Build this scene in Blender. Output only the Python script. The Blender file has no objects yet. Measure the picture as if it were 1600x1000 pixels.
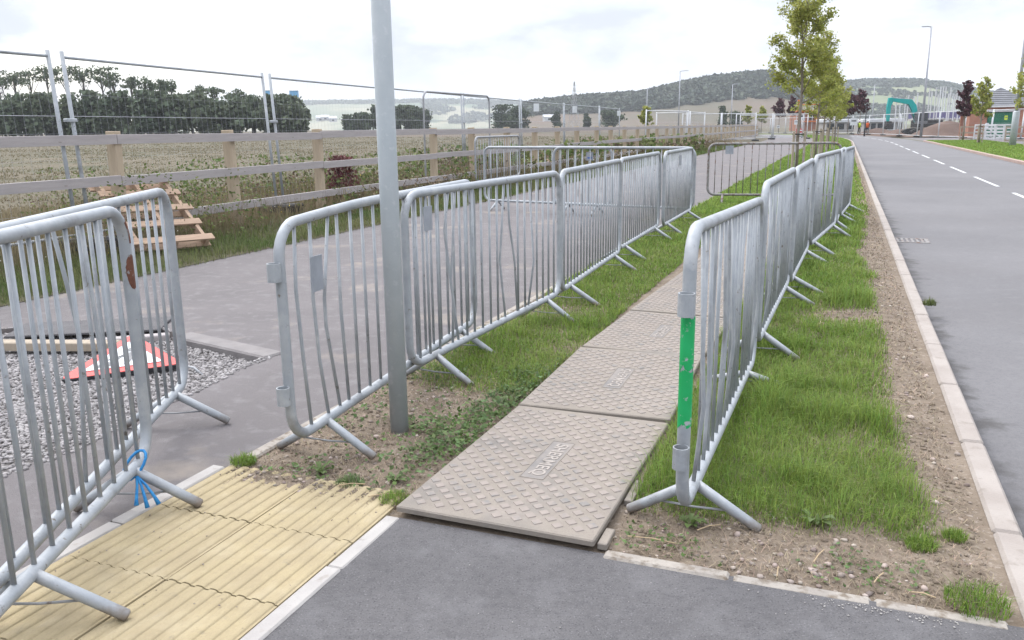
import bpy, bmesh, math, random
import numpy as np
from mathutils import Vector, Matrix
rng = np.random.default_rng(7)
random.seed(7)
S = bpy.context.scene
COL = S.collection

# ------------------------------------------------------------------ camera
CAM_H = 1.41; FPX = 1300.0; PITCH = math.atan(301 / 1300); ROLL = -0.012
_cp, _sp = math.cos(PITCH), math.sin(PITCH)
_f = np.array([0, _cp, -_sp]); _r0 = np.array([1., 0, 0]); _u0 = np.array([0, _sp, _cp])
_r = math.cos(ROLL) * _r0 + math.sin(ROLL) * _u0
_u = -math.sin(ROLL) * _r0 + math.cos(ROLL) * _u0
cam = bpy.data.cameras.new('camera'); cam_o = bpy.data.objects.new('camera', cam); COL.objects.link(cam_o)
cam_o.matrix_world = Matrix(((_r[0], _u[0], -_f[0], 0), (_r[1], _u[1], -_f[1], 0), (_r[2], _u[2], -_f[2], CAM_H), (0, 0, 0, 1)))
cam.sensor_width = 36; cam.lens = 36 * FPX / 1600; cam.clip_start = 0.05; cam.clip_end = 20000
S.camera = cam_o

# ------------------------------------------------------------------ sky, sun, exposure
SUN_EL, SUN_AZ = math.radians(52), math.radians(-40)      # azimuth from +Y, negative = left
w = bpy.data.worlds.new('World'); S.world = w; w.use_nodes = True
nt = w.node_tree; nt.nodes.clear()
def N(nt, t, **kw):
    n = nt.nodes.new(t)
    for k, v in kw.items():
        if k.startswith('i_'):
            n.inputs[k[2:].replace('_', ' ')].default_value = v
        else: setattr(n, k, v)
    return n
sky = N(nt, 'ShaderNodeTexSky', sky_type='NISHITA', sun_disc=False, sun_elevation=SUN_EL, sun_rotation=SUN_AZ)
sky.air_density = 1.2; sky.dust_density = 2.5
b1 = N(nt, 'ShaderNodeBackground', i_Strength=0.085)
nt.links.new(sky.outputs[0], b1.inputs[0])
tc = N(nt, 'ShaderNodeTexCoord')
mp = N(nt, 'ShaderNodeMapping'); mp.inputs['Scale'].default_value = (1.0, 1.0, 2.6); mp.inputs['Location'].default_value = (0.35, 0.2, 0.1)
nt.links.new(tc.outputs['Generated'], mp.inputs[0])
n1 = N(nt, 'ShaderNodeTexNoise', i_Scale=2.6, i_Detail=8.0, i_Roughness=0.55)
nt.links.new(mp.outputs[0], n1.inputs['Vector'])
cr = N(nt, 'ShaderNodeValToRGB')                          # cloud cover
cr.color_ramp.elements[0].position = 0.34; cr.color_ramp.elements[0].color = (0.35, 0.35, 0.35, 1)
cr.color_ramp.elements[1].position = 0.50; cr.color_ramp.elements[1].color = (1, 1, 1, 1)
nt.links.new(n1.outputs[0], cr.inputs[0])
n2 = N(nt, 'ShaderNodeTexNoise', i_Scale=3.4, i_Detail=7.0, i_Roughness=0.6)
mp2 = N(nt, 'ShaderNodeMapping'); mp2.inputs['Scale'].default_value = (1.0, 1.0, 2.4); mp2.inputs['Location'].default_value = (4.6, 2.3, 0.6)
nt.links.new(tc.outputs['Generated'], mp2.inputs[0]); nt.links.new(mp2.outputs[0], n2.inputs['Vector'])
cr2 = N(nt, 'ShaderNodeValToRGB')                         # brightness of the cloud itself
cr2.color_ramp.elements[0].position = 0.43; cr2.color_ramp.elements[0].color = (0.205, 0.218, 0.25, 1)
cr2.color_ramp.elements[1].position = 0.74; cr2.color_ramp.elements[1].color = (0.47, 0.474, 0.486, 1)
nt.links.new(n2.outputs[0], cr2.inputs[0])
b2 = N(nt, 'ShaderNodeBackground', i_Strength=1.0); nt.links.new(cr2.outputs[0], b2.inputs[0])
sx = N(nt, 'ShaderNodeSeparateXYZ'); nt.links.new(tc.outputs['Generated'], sx.inputs[0])
mr = N(nt, 'ShaderNodeMapRange'); mr.inputs[3].default_value = .66; mr.inputs[4].default_value = 3.3; nt.links.new(sx.outputs[2], mr.inputs[0]); nt.links.new(mr.outputs[0], b2.inputs['Strength'])   # overcast sky: brighter overhead
mx = N(nt, 'ShaderNodeMixShader'); nt.links.new(cr.outputs[0], mx.inputs[0]); nt.links.new(b1.outputs[0], mx.inputs[1]); nt.links.new(b2.outputs[0], mx.inputs[2])
ow = N(nt, 'ShaderNodeOutputWorld'); nt.links.new(mx.outputs[0], ow.inputs[0])
sun = bpy.data.lights.new('sun', 'SUN'); sun.energy = 0.9; sun.angle = math.radians(45); sun.color = (1, .97, .92)
sun_o = bpy.data.objects.new('sun', sun); COL.objects.link(sun_o)
_sd = Vector((math.sin(SUN_AZ) * math.cos(SUN_EL), math.cos(SUN_AZ) * math.cos(SUN_EL), math.sin(SUN_EL)))
sun_o.rotation_euler = _sd.to_track_quat('Z', 'Y').to_euler(); sun_o.location = (-20, 30, 60)
S.view_settings.view_transform = 'Standard'; S.view_settings.look = 'None'
S.view_settings.exposure = 1.84; S.view_settings.gamma = 1; S.view_settings.use_curve_mapping = False
S.cycles.max_bounces = 6; S.cycles.transparent_max_bounces = 8
S.cycles.use_denoising = True

# ------------------------------------------------------------------ helpers: where things stand
ND, SD = np.array([.9306, -.366]), np.array([.366, .9306])   # across the road / along the road
def P(n, s, z=0.0):
    """point given as distance across (n, right) and along (s) the street; it bends left far ahead"""
    segs = [(70, 115, 280.0), (115, 400, 55.0)]
    pos = SD * min(s, 70); h = 0.0
    d = SD.copy()
    for a, b, R in segs:
        if s > a:
            L = min(s, b) - a; t = L / R
            nn = np.array([d[1], -d[0]])
            pos = pos + d * R * math.sin(t) - nn * R * (1 - math.cos(t))
            d = d * math.cos(t) - nn * math.sin(t)
    nn = np.array([d[1], -d[0]])
    q = pos + nn * n
    return (float(q[0]), float(q[1]), z)
def ray(x, y):
    return _f + _r * (x - 800) / FPX - _u * (y - 500) / FPX
def at(x, y, Y):
    """point seen in direction (x, y) standing Y metres ahead"""
    d = ray(x, y); return np.array([0, 0, CAM_H]) + d * (Y / d[1])
def hz(x): return 199 + ROLL * (x - 800)                  # eye-level line
def smooth(a, b, x):
    t = np.clip((x - a) / (b - a), 0, 1); return t * t * (3 - 2 * t)

# ------------------------------------------------------------------ helpers: meshes
class MB:
    def __init__(s): s.v = []; s.f = []
    def add(s, v, f):
        o = len(s.v); s.v += [tuple(map(float, p)) for p in v]; s.f += [tuple(i + o for i in q) for q in f]; return s
    def box(s, c, d, M=None):
        x, y, z = [q / 2 for q in d]
        v = [(i * x, j * y, k * z) for i in (-1, 1) for j in (-1, 1) for k in (-1, 1)]
        v = [Vector(p) for p in v]
        if M is not None: v = [M @ p for p in v]
        v = [p + Vector(c) for p in v]
        return s.add(v, [(0, 1, 3, 2), (4, 6, 7, 5), (0, 4, 5, 1), (2, 3, 7, 6), (0, 2, 6, 4), (1, 5, 7, 3)])
    def bbox(s, c, d, b=.004, M=None):
        """box with chamfered top and side edges"""
        x, y, z = [q / 2 for q in d]; b = min(b, x * .45, y * .45, z * .45)
        V = []; 
        for zz, i in ((-z, 0), (z - b, 0), (z, b)):
            xx, yy = x - i, y - i
            V += [(-xx + (b if not i else 0), -yy, zz), (xx - (b if not i else 0), -yy, zz), (xx, -yy + (b if not i else 0), zz), (xx, yy - (b if not i else 0), zz),
                  (xx - (b if not i else 0), yy, zz), (-xx + (b if not i else 0), yy, zz), (-xx, yy - (b if not i else 0), zz), (-xx, -yy + (b if not i else 0), zz)]
        F = [tuple(range(7, -1, -1))]
        for r in (0, 8):
            F += [(r + i, r + (i + 1) % 8, r + 8 + (i + 1) % 8, r + 8 + i) for i in range(8)]
        F.append((16, 18, 20, 22)); 
        F += [(16, 17, 18), (18, 19, 20), (20, 21, 22), (22, 23, 16)]
        V = [Vector(p) for p in V]
        if M is not None: V = [M @ p for p in V]
        return s.add([p + Vector(c) for p in V], F)
    def tube(s, pts, r, n=8, closed=False, cap=True):
        pts = [Vector(p) for p in pts]; m = len(pts)
        rs = r if hasattr(r, '__len__') else [r] * m
        rings = []; up = None
        for i, p in enumerate(pts):
            if closed: t = pts[(i + 1) % m] - pts[i - 1]
            else: t = pts[min(i + 1, m - 1)] - pts[max(i - 1, 0)]
            t.normalize()
            if up is None:
                up = Vector((0, 0, 1)) if abs(t.z) < .9 else Vector((1, 0, 0))
            a = t.cross(up); 
            if a.length < 1e-4: a = t.cross(Vector((0, 1, 0)))
            a.normalize(); b = a.cross(t).normalized(); up = b
            rings.append([p + (a * math.cos(2 * math.pi * k / n) + b * math.sin(2 * math.pi * k / n)) * rs[i] for k in range(n)])
        v = [q for g in rings for q in g]; f = []
        for i in range(m if closed else m - 1):
            j = (i + 1) % m
            f += [(i * n + k, i * n + (k + 1) % n, j * n + (k + 1) % n, j * n + k) for k in range(n)]
        if cap and not closed:
            f.append(tuple(range(n - 1, -1, -1))); f.append(tuple(range((m - 1) * n, m * n)))
        return s.add(v, f)
    def mesh(s, name, mat=None, sm=False):
        me = bpy.data.meshes.new(name); me.from_pydata(s.v, [], s.f); me.update()
        if mat: me.materials.append(mat)
        if sm: me.shade_smooth()
        return me
    def obj(s, name, mat, parent=None, sm=False, loc=None, kind=None):
        return link(name, s.mesh(name, mat, sm), parent, loc, kind)
def link(name, me, parent=None, loc=None, kind=None):
    o = bpy.data.objects.new(name, me); COL.objects.link(o)
    if parent is not None: o.parent = parent
    if loc is not None: o.location = loc
    if kind: o['kind'] = kind
    return o
def tag(o, label, cat, group=None):
    o['label'] = label; o['category'] = cat
    if group: o['group'] = group
    return o
def thing(name, label, cat, loc=(0, 0, 0), rz=0, group=None):
    o = bpy.data.objects.new(name, None); COL.objects.link(o); o.empty_display_size = .1
    o.location = loc; o.rotation_euler = (0, 0, rz)
    return tag(o, label, cat, group)
def npmesh(name, V, quads=None, tris=None, mat=None, smooth_=False):
    me = bpy.data.meshes.new(name); V = np.asarray(V, np.float32)
    me.vertices.add(len(V)); me.vertices.foreach_set('co', V.ravel())
    parts = []; starts = []; o = 0
    if quads is not None and len(quads):
        q = np.asarray(quads, np.int32); parts.append(q.ravel()); starts.append(o + 4 * np.arange(len(q))); o += q.size
    if tris is not None and len(tris):
        t = np.asarray(tris, np.int32); parts.append(t.ravel()); starts.append(o + 3 * np.arange(len(t))); o += t.size
    L = np.concatenate(parts); st = np.concatenate(starts).astype(np.int32)
    me.loops.add(len(L)); me.loops.foreach_set('vertex_index', L)
    me.polygons.add(len(st)); me.polygons.foreach_set('loop_start', st)
    me.update(calc_edges=True)
    if mat: me.materials.append(mat)
    if smooth_: me.shade_smooth()
    return me
def grid_mesh(name, X, Y, Z, mat, sm=True):
    a, b = X.shape; V = np.stack([X, Y, Z], -1).reshape(-1, 3)
    i = np.arange(a * b).reshape(a, b)
    q = np.stack([i[:-1, :-1], i[1:, :-1], i[1:, 1:], i[:-1, 1:]], -1).reshape(-1, 4)
    return npmesh(name, V, q, None, mat, sm)
# cheap smooth value noise for shaping ground and masks
_tab = rng.random((256, 256))
def vnoise(x, y, sc):
    x = np.asarray(x) / sc + 1000; y = np.asarray(y) / sc + 1000
    xi, yi = np.floor(x).astype(int), np.floor(y).astype(int); fx, fy = x - xi, y - yi
    fx = fx * fx * (3 - 2 * fx); fy = fy * fy * (3 - 2 * fy)
    g = lambda i, j: _tab[i % 256, j % 256]
    return (g(xi, yi) * (1 - fx) + g(xi + 1, yi) * fx) * (1 - fy) + (g(xi, yi + 1) * (1 - fx) + g(xi + 1, yi + 1) * fx) * fy
def fbm(x, y, sc): return (vnoise(x, y, sc) + .5 * vnoise(x, y, sc / 2.1) + .25 * vnoise(x, y, sc / 4.3)) / 1.75

# ------------------------------------------------------------------ materials
def mat(name, c1, c2=None, scale=3.0, rough=.85, detail=6, lo=.35, hi=.65, c3=None, scale3=60, lo3=.6, hi3=.75, bump=0, bscale=80, metal=0,
        coord='pos', stretch=None, island=0, transl=0, spec=.3, extra=None):
    m = bpy.data.materials.new(name); m.use_nodes = True; t = m.node_tree; bs = t.nodes['Principled BSDF']
    bs.inputs['Roughness'].default_value = rough; bs.inputs['Metallic'].default_value = metal
    bs.inputs['Specular IOR Level'].default_value = spec
    if coord == 'pos': src = N(t, 'ShaderNodeNewGeometry').outputs['Position']
    else: src = N(t, 'ShaderNodeTexCoord').outputs['Object']
    if stretch:
        mpn = N(t, 'ShaderNodeMapping'); mpn.inputs['Scale'].default_value = stretch; t.links.new(src, mpn.inputs[0]); src = mpn.outputs[0]
    def noise(sc, det=detail):
        n = N(t, 'ShaderNodeTexNoise', i_Scale=sc, i_Detail=float(det), i_Roughness=.6); t.links.new(src, n.inputs['Vector']); return n.outputs[0]
    def ramp(fac, a, b):
        r = N(t, 'ShaderNodeMapRange'); r.inputs[1].default_value = a; r.inputs[2].default_value = b; t.links.new(fac, r.inputs[0]); return r.outputs[0]
    def mixc(fac, A, B):
        x = N(t, 'ShaderNodeMix', data_type='RGBA')
        if hasattr(fac, 'node'): t.links.new(fac, x.inputs[0])
        else: x.inputs[0].default_value = fac
        for v, k in ((A, 6), (B, 7)):
            if hasattr(v, 'node'): t.links.new(v, x.inputs[k])
            else: x.inputs[k].default_value = (*v[:3], 1)
        return x.outputs[2]
    cur = None
    if c2 is None: c2 = tuple(q * .8 for q in c1)
    cur = mixc(ramp(noise(scale), lo, hi), c1, c2)
    if c3 is not None: cur = mixc(ramp(noise(scale3, 3), lo3, hi3), cur, c3)
    if extra: cur = extra(t, src, noise, ramp, mixc, cur)
    if island:
        g = N(t, 'ShaderNodeNewGeometry')
        hsv = N(t, 'ShaderNodeHueSaturation'); t.links.new(cur, hsv.inputs['Color'])
        r = N(t, 'ShaderNodeMapRange'); t.links.new(g.outputs['Random Per Island'], r.inputs[0]); r.inputs[3].default_value = 1 - island; r.inputs[4].default_value = 1 + island
        t.links.new(r.outputs[0], hsv.inputs['Value'])
        ml = N(t, 'ShaderNodeMath', operation='MULTIPLY'); t.links.new(g.outputs['Random Per Island'], ml.inputs[0]); ml.inputs[1].default_value = 7.31
        fr = N(t, 'ShaderNodeMath', operation='FRACT'); t.links.new(ml.outputs[0], fr.inputs[0])
        r2 = N(t, 'ShaderNodeMapRange'); t.links.new(fr.outputs[0], r2.inputs[0]); r2.inputs[3].default_value = .5 - island * .06; r2.inputs[4].default_value = .5 + island * .05
        t.links.new(r2.outputs[0], hsv.inputs['Hue']); cur = hsv.outputs[0]
    t.links.new(cur, bs.inputs['Base Color'])
    if bump:
        bn = N(t, 'ShaderNodeBump', i_Strength=min(1, bump)); bn.inputs['Distance'].default_value = .01
        t.links.new(noise(bscale, 4), bn.inputs['Height']); t.links.new(bn.outputs[0], bs.inputs['Normal'])
    if transl:
        tr = N(t, 'ShaderNodeBsdfTranslucent'); t.links.new(cur, tr.inputs[0])
        ms = N(t, 'ShaderNodeMixShader', i_Fac=transl); out = t.nodes['Material Output']
        t.links.new(bs.outputs[0], ms.inputs[1]); t.links.new(tr.outputs[0], ms.inputs[2]); t.links.new(ms.outputs[0], out.inputs[0])
    return m
def speckle(c_light, c_dark, sc=260, a=.66, b=.74):
    def f(t, src, noise, ramp, mixc, cur):
        n = noise(sc, 2); cur = mixc(ramp(n, a, b), cur, c_light); cur = mixc(ramp(n, .40, .32), cur, c_dark)
        m1 = N(t, 'ShaderNodeMath', operation='MULTIPLY'); t.links.new(ramp(noise(sc * .16, 4), .48, .66), m1.inputs[0]); m1.inputs[1].default_value = .30
        cur = mixc(m1.outputs[0], cur, c_dark)
        m2 = N(t, 'ShaderNodeMath', operation='MULTIPLY'); t.links.new(ramp(noise(sc * .035, 5), .52, .70), m2.inputs[0]); m2.inputs[1].default_value = .28
        return mixc(m2.outputs[0], cur, c_light)
    return f
def speckle_dust(c_light, c_dark, c_dust, dsc, da, db, sc=260, far=None):
    sp = speckle(c_light, c_dark, sc)
    def f(t, src, noise, ramp, mixc, cur):
        cur = sp(t, src, noise, ramp, mixc, cur)
        r = N(t, 'ShaderNodeMath', operation='MULTIPLY'); t.links.new(ramp(noise(dsc, 5), da, db), r.inputs[0]); r.inputs[1].default_value = .6
        cur = mixc(r.outputs[0], cur, c_dust)
        return cur
    return f
M = {}
M['path'] = mat('path_tarmac', (.118, .108, .108), (.143, .13, .13), 1.3, .9, bump=.5, bscale=150, extra=speckle_dust((.26, .25, .25), (.10, .09, .095), (.27, .23, .19), 1.1, .58, .70))
M['access'] = mat('fresh_tarmac', (.094, .09, .092), (.117, .112, .114), 1.8, .9, bump=.6, bscale=170, extra=speckle((.185, .18, .185), (.05, .048, .052), 170, .60, .74))
def road_extra(t, src, noise, ramp, mixc, cur):
    cur = speckle((.19, .186, .188), (.085, .083, .086), 240)(t, src, noise, ramp, mixc, cur)
    dt = N(t, 'ShaderNodeVectorMath', operation='DOT_PRODUCT'); t.links.new(src, dt.inputs[0]); dt.inputs[1].default_value = (.9306, -.366, 0)
    ad = N(t, 'ShaderNodeMath', operation='MULTIPLY_ADD'); t.links.new(noise(4.5, 6), ad.inputs[0]); ad.inputs[1].default_value = .9; t.links.new(dt.outputs['Value'], ad.inputs[2])
    cur = mixc(ramp(ad.outputs[0], 1.27, 1.12), cur, (.078, .074, .073))
    w1 = N(t, 'ShaderNodeMath', operation='MULTIPLY'); t.links.new(ramp(noise(.35, 6), .50, .66), w1.inputs[0]); w1.inputs[1].default_value = .35
    return mixc(w1.outputs[0], cur, (.115, .108, .108))
M['road'] = mat('road_tarmac', (.128, .124, .127), (.152, .147, .15), .5, .88, bump=.4, bscale=160, extra=road_extra)
M['soil'] = mat('soil', (.13, .10, .073), (.20, .16, .122), 5, .97, bump=1, bscale=45, c3=(.27, .225, .185), scale3=38, lo3=.56, hi3=.72)
M['kerb'] = mat('kerb_concrete', (.265, .232, .208), (.315, .282, .255), 4, .92, bump=.4, bscale=120, c3=(.22, .19, .165), scale3=14, lo3=.58, hi3=.75)
M['kerb_red'] = mat('kerb_reddish', (.30, .22, .19), (.36, .27, .235), 4, .92, bump=.4, bscale=120)
M['edging'] = mat('edging_concrete', (.32, .30, .285), (.37, .35, .33), 6, .92, bump=.3, bscale=150, c3=(.27, .245, .22), scale3=20, lo3=.6, hi3=.75)
M['edging_grey'] = mat('edging_grey', (.165, .152, .15), (.21, .195, .19), 6, .92, bump=.6, bscale=90)
M['edging_old'] = mat('edging_old', (.25, .225, .20), (.32, .29, .255), 9, .95, bump=.5, bscale=100, c3=(.17, .14, .11), scale3=22, lo3=.5, hi3=.65)
M['tactile'] = mat('buff_tactile', (.345, .283, .17), (.30, .245, .152), 5, .9, bump=.25, bscale=200, c3=(.245, .205, .14), scale3=26, lo3=.62, hi3=.78,
                   extra=speckle((.43, .37, .26), (.28, .225, .14), 190, .68, .8))
def galv_extra(t, src, noise, ramp, mixc, cur):
    cur = mixc(ramp(noise(9, 5), .54, .70), cur, (.36, .37, .38))
    cur = mixc(ramp(noise(5, 7), .56, .72), cur, (.19, .195, .20))
    cur = mixc(ramp(noise(30, 6), .64, .72), cur, (.13, .11, .09))
    xy = N(t, 'ShaderNodeSeparateXYZ'); t.links.new(src, xy.inputs[0])          # mud splashed on the feet
    ad = N(t, 'ShaderNodeMath', operation='MULTIPLY_ADD'); t.links.new(noise(22, 5), ad.inputs[0]); ad.inputs[1].default_value = .10; t.links.new(xy.outputs[2], ad.inputs[2])
    return mixc(ramp(ad.outputs[0], .115, .07), cur, (.19, .16, .135))
M['galv'] = mat('galvanised_steel', (.265, .285, .305), (.315, .33, .345), 14, .5, metal=.08, spec=.5, bump=.12, bscale=90, extra=galv_extra)
M['galv_dull'] = mat('dull_galvanised', (.24, .245, .255), (.31, .315, .325), 18, .6, metal=.08, spec=.4, bump=.15, bscale=90, c3=(.15, .11, .085), scale3=24, lo3=.60, hi3=.74)
M['galv_rusty'] = mat('rusty_galvanised', (.19, .18, .175), (.25, .245, .24), 12, .7, metal=.2, c3=(.13, .07, .045), scale3=20, lo3=.5, hi3=.64)
M['column'] = mat('column_steel', (.31, .34, .355), (.35, .375, .39), 7, .5, metal=.08, spec=.5, bump=.08, bscale=60, c3=(.40, .415, .43), scale3=22, lo3=.58, hi3=.72)
M['col_far'] = mat('far_column', (.36, .37, .40), None, 5, .5, metal=.2)
def rust_peel(t, src, noise, ramp, mixc, cur): return mixc(ramp(noise(28, 6), .58, .64), cur, (.24, .235, .23))
M['rust'] = mat('rust', (.10, .042, .028), (.155, .07, .045), 40, .9, bump=.5, bscale=120, extra=rust_peel)
def peel(t, src, noise, ramp, mixc, cur):
    return mixc(ramp(noise(34, 5), .60, .66), cur, (.33, .35, .36))
M['green_tape'] = mat('green_paint', (.012, .30, .085), (.016, .34, .11), 12, .5, extra=peel)
M['matplate'] = mat('trench_cover', (.205, .18, .152), (.24, .21, .178), 2.2, .9, bump=.25, bscale=140, c3=(.165, .152, .138), scale3=4.5, lo3=.50, hi3=.74,
                    extra=speckle((.30, .26, .235), (.19, .16, .14), 160, .66, .8))
M['stud'] = mat('trench_cover_studs', (.232, .2, .178), (.27, .232, .205), 9, .9, c3=(.185, .175, .165), scale3=13, lo3=.5, hi3=.68)
M['letters'] = mat('cover_letters', (.33, .295, .265), None, 30, .9)
M['labelbed'] = mat('cover_label', (.165, .155, .148), (.235, .21, .19), 11, .9)
M['rubber'] = mat('black_rubber', (.025, .025, .028), (.045, .044, .045), 20, .8)
M['wood_post'] = mat('post_wood', (.40, .325, .235), (.34, .275, .20), 3, .9, coord='obj', stretch=(9, 9, 1), c3=(.25, .19, .14), scale3=9, lo3=.6, hi3=.75, bump=.3, bscale=20)
M['wood_rail'] = mat('rail_wood', (.30, .275, .27), (.35, .32, .31), 3, .9, coord='obj', stretch=(1, 10, 10), c3=(.15, .12, .11), scale3=5, lo3=.66, hi3=.74, bump=.3, bscale=16)
M['wood_pallet'] = mat('pallet_wood', (.40, .285, .205), (.33, .235, .17), 3, .9, coord='obj', stretch=(1, 9, 9), c3=(.27, .19, .14), scale3=6, lo3=.6, hi3=.75, bump=.3, bscale=16)
M['wood_new'] = mat('stake_wood', (.34, .285, .22), (.28, .235, .185), 5, .9, coord='obj', stretch=(6, 6, 1))
M['grass'] = mat('grass_blades', (.14, .225, .038), (.20, .275, .066), 1.6, .7, island=.42, transl=.45, spec=.25)
M['grass_dry'] = mat('dry_grass', (.21, .17, .108), (.15, .135, .078), 1.2, .9, island=.35, transl=.48, spec=.1)
M['field_blade'] = mat('field_blades', (.165, .14, .092), (.125, .115, .07), .09, .95, island=.10, transl=.5, spec=.1)
M['grass_mid'] = mat('bank_grass', (.085, .135, .038), (.15, .155, .066), .8, .8, island=.4, transl=.3, spec=.2)
M['litter'] = mat('dead_grass', (.27, .21, .145), (.17, .135, .095), 2, .9, island=.5)
M['weed'] = mat('weed_leaves', (.09, .15, .04), (.13, .18, .08), 3, .7, island=.4, transl=.35, spec=.3)
M['dock'] = mat('seed_heads', (.12, .082, .055), (.20, .155, .105), 3, .9, island=.4)
M['yellow_flower'] = mat('yellow_flowers', (.55, .42, .03), None, 9, .8)
M['white_flower'] = mat('white_flowers', (.5, .47, .4), None, 9, .8)
M['red_shrub'] = mat('copper_leaves', (.10, .038, .04), (.15, .06, .055), 4, .7, island=.4, transl=.25)
M['straw'] = mat('straw', (.42, .33, .2), None, 9, .8, island=.3)
M['pebble'] = mat('pebbles', (.22, .175, .145), (.33, .285, .25), 9, .9, island=.45)
M['gravel'] = mat('gravel', (.215, .20, .197), (.275, .26, .255), 9, .9, island=.35)
M['gravel_bed'] = mat('gravel_bed', (.2, .187, .18), (.26, .245, .235), 30, .95, bump=1, bscale=90, c3=(.32, .3, .29), scale3=60)
M['field'] = mat('field_ground', (.082, .069, .045), (.118, .097, .064), .09, .97, c3=(.068, .068, .038), scale3=.3, lo3=.45, hi3=.68, bump=.4, bscale=8)
M['terrain'] = mat('far_land', (.11, .09, .058), (.085, .083, .048), .006, .97, lo=.42, hi=.58, c3=(.11, .13, .06), scale3=.012, lo3=.55, hi3=.62)
M['lawn'] = mat('lawn', (.10, .15, .036), (.135, .18, .05), .7, .9, bump=.8, bscale=30)
M['white'] = mat('white_paint', (.62, .62, .62), None, 4, .6)
M['road_paint'] = mat('road_paint', (.52, .52, .51), (.40, .40, .40), 25, .8)
M['red'] = mat('red_sign', (.50, .035, .03), None, 4, .45)
M['sign_white'] = mat('sign_white', (.62, .64, .66), None, 4, .45)
M['sign_black'] = mat('sign_black', (.03, .03, .034), None, 4, .6)
M['sign_grey'] = mat('sign_symbol', (.11, .115, .12), (.16, .16, .165), 20, .6)
M['blue_rope'] = mat('blue_rope', (.02, .16, .40), (.04, .25, .5), 60, .7)
M['plate'] = mat('id_plate', (.32, .34, .38), None, 12, .45, metal=.3)
M['blue_print'] = mat('blue_print', (.08, .14, .35), None, 4, .6)
M['bark'] = mat('young_bark', (.19, .155, .125), (.25, .215, .18), 9, .95, bump=.6, bscale=50)
M['bark_far'] = mat('far_bark', (.09, .08, .07), None, 2, .95)
M['leaf'] = mat('young_leaves', (.27, .295, .06), (.34, .35, .105), .9, .6, island=.3, transl=.55, spec=.3)
M['leaf_dark'] = mat('wood_leaves', (.08, .105, .068), (.115, .135, .088), .12, .8, island=.35, transl=.2, spec=.1)
M['leaf_far'] = mat('copse_leaves', (.06, .08, .05), (.085, .105, .064), .06, .85, island=.2, transl=.15, spec=.1)
M['leaf_bush'] = mat('hedge_leaves', (.045, .07, .03), (.07, .095, .04), .05, .85, island=.3, transl=.15, spec=.1)
M['leaf_purple'] = mat('purple_leaves', (.08, .035, .045), (.12, .055, .065), .8, .7, island=.35, transl=.25)
M['hill_wood'] = mat('hill_wood', (.034, .048, .033), (.055, .066, .042), .03, .95, island=.3, c3=(.10, .085, .05), scale3=.012, lo3=.62, hi3=.72)
M['hill_far'] = mat('far_ridge', (.20, .185, .12), (.10, .115, .065), .0022, .97, lo=.46, hi=.54, c3=(.06, .085, .045), scale3=.0045, lo3=.56, hi3=.60)
M['hill_right'] = mat('right_hill', (.15, .16, .085), (.115, .135, .068), .006, .97, c3=(.075, .1, .05), scale3=.011, lo3=.56, hi3=.62)
M['far_field'] = mat('far_field_ground', (.078, .066, .045), (.105, .08, .058), .012, .97, lo=.42, hi=.58, c3=(.06, .065, .036), scale3=.02, lo3=.5, hi3=.64)
M['hill_mid'] = mat('mid_hill', (.08, .07, .045), (.11, .078, .056), .01, .97)
M['brick'] = mat('brick', (.30, .135, .085), (.36, .17, .11), 1.5, .9, c3=(.22, .11, .08), scale3=6)
M['slate'] = mat('roof_slate', (.115, .118, .128), (.15, .152, .16), 1.5, .7)
M['door_green'] = mat('green_door', (.012, .14, .075), None, 2, .5)
M['teal'] = mat('teal_paint', (.012, .27, .26), (.02, .31, .29), 2, .45)
M['glass'] = mat('dark_glass', (.02, .025, .03), None, 2, .08, spec=.6)
M['track'] = mat('tracks', (.035, .033, .032), None, 8, .9)
M['earth'] = mat('earth_heap', (.105, .07, .055), (.14, .095, .075), .6, .97, bump=.8, bscale=3)
M['purple_sheet'] = mat('purple_sheet', (.13, .12, .24), (.18, .17, .28), 2, .6)
M['concrete'] = mat('concrete', (.32, .30, .29), (.37, .35, .34), 1, .9)
M['cabin'] = mat('cabin_white', (.55, .56, .58), None, 1, .5)
M['cabin_blue'] = mat('blue_board', (.16, .36, .55), (.20, .40, .6), 1, .5)
M['orange'] = mat('orange_board', (.6, .17, .03), (.52, .13, .02), 2, .7)
M['hivis'] = mat('hi_vis_yellow', (.45, .55, .06), None, 3, .8)
M['hivis_o'] = mat('hi_vis_orange', (.6, .12, .04), None, 3, .8)
M['trouser'] = mat('dark_trousers', (.03, .035, .05), None, 3, .9)
M['skin'] = mat('skin', (.35, .2, .14), None, 3, .7)
M['mesh_wire'] = mat('mesh_wire', (.36, .37, .40), None, 5, .5, metal=.3)

# ------------------------------------------------------------------ ground
def structure(o): o['kind'] = 'structure'; return o
# the land out to the horizon, laid a little below everything built on it
rad = np.concatenate([[0], np.geomspace(4, 5000, 60)]); ang = np.linspace(0, 2 * math.pi, 97)
RR, AA = np.meshgrid(rad, ang, indexing='ij')
structure(link('ground', grid_mesh('ground', RR * np.sin(AA), RR * np.cos(AA), -.45 + 0 * RR, M['terrain'])))
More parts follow.
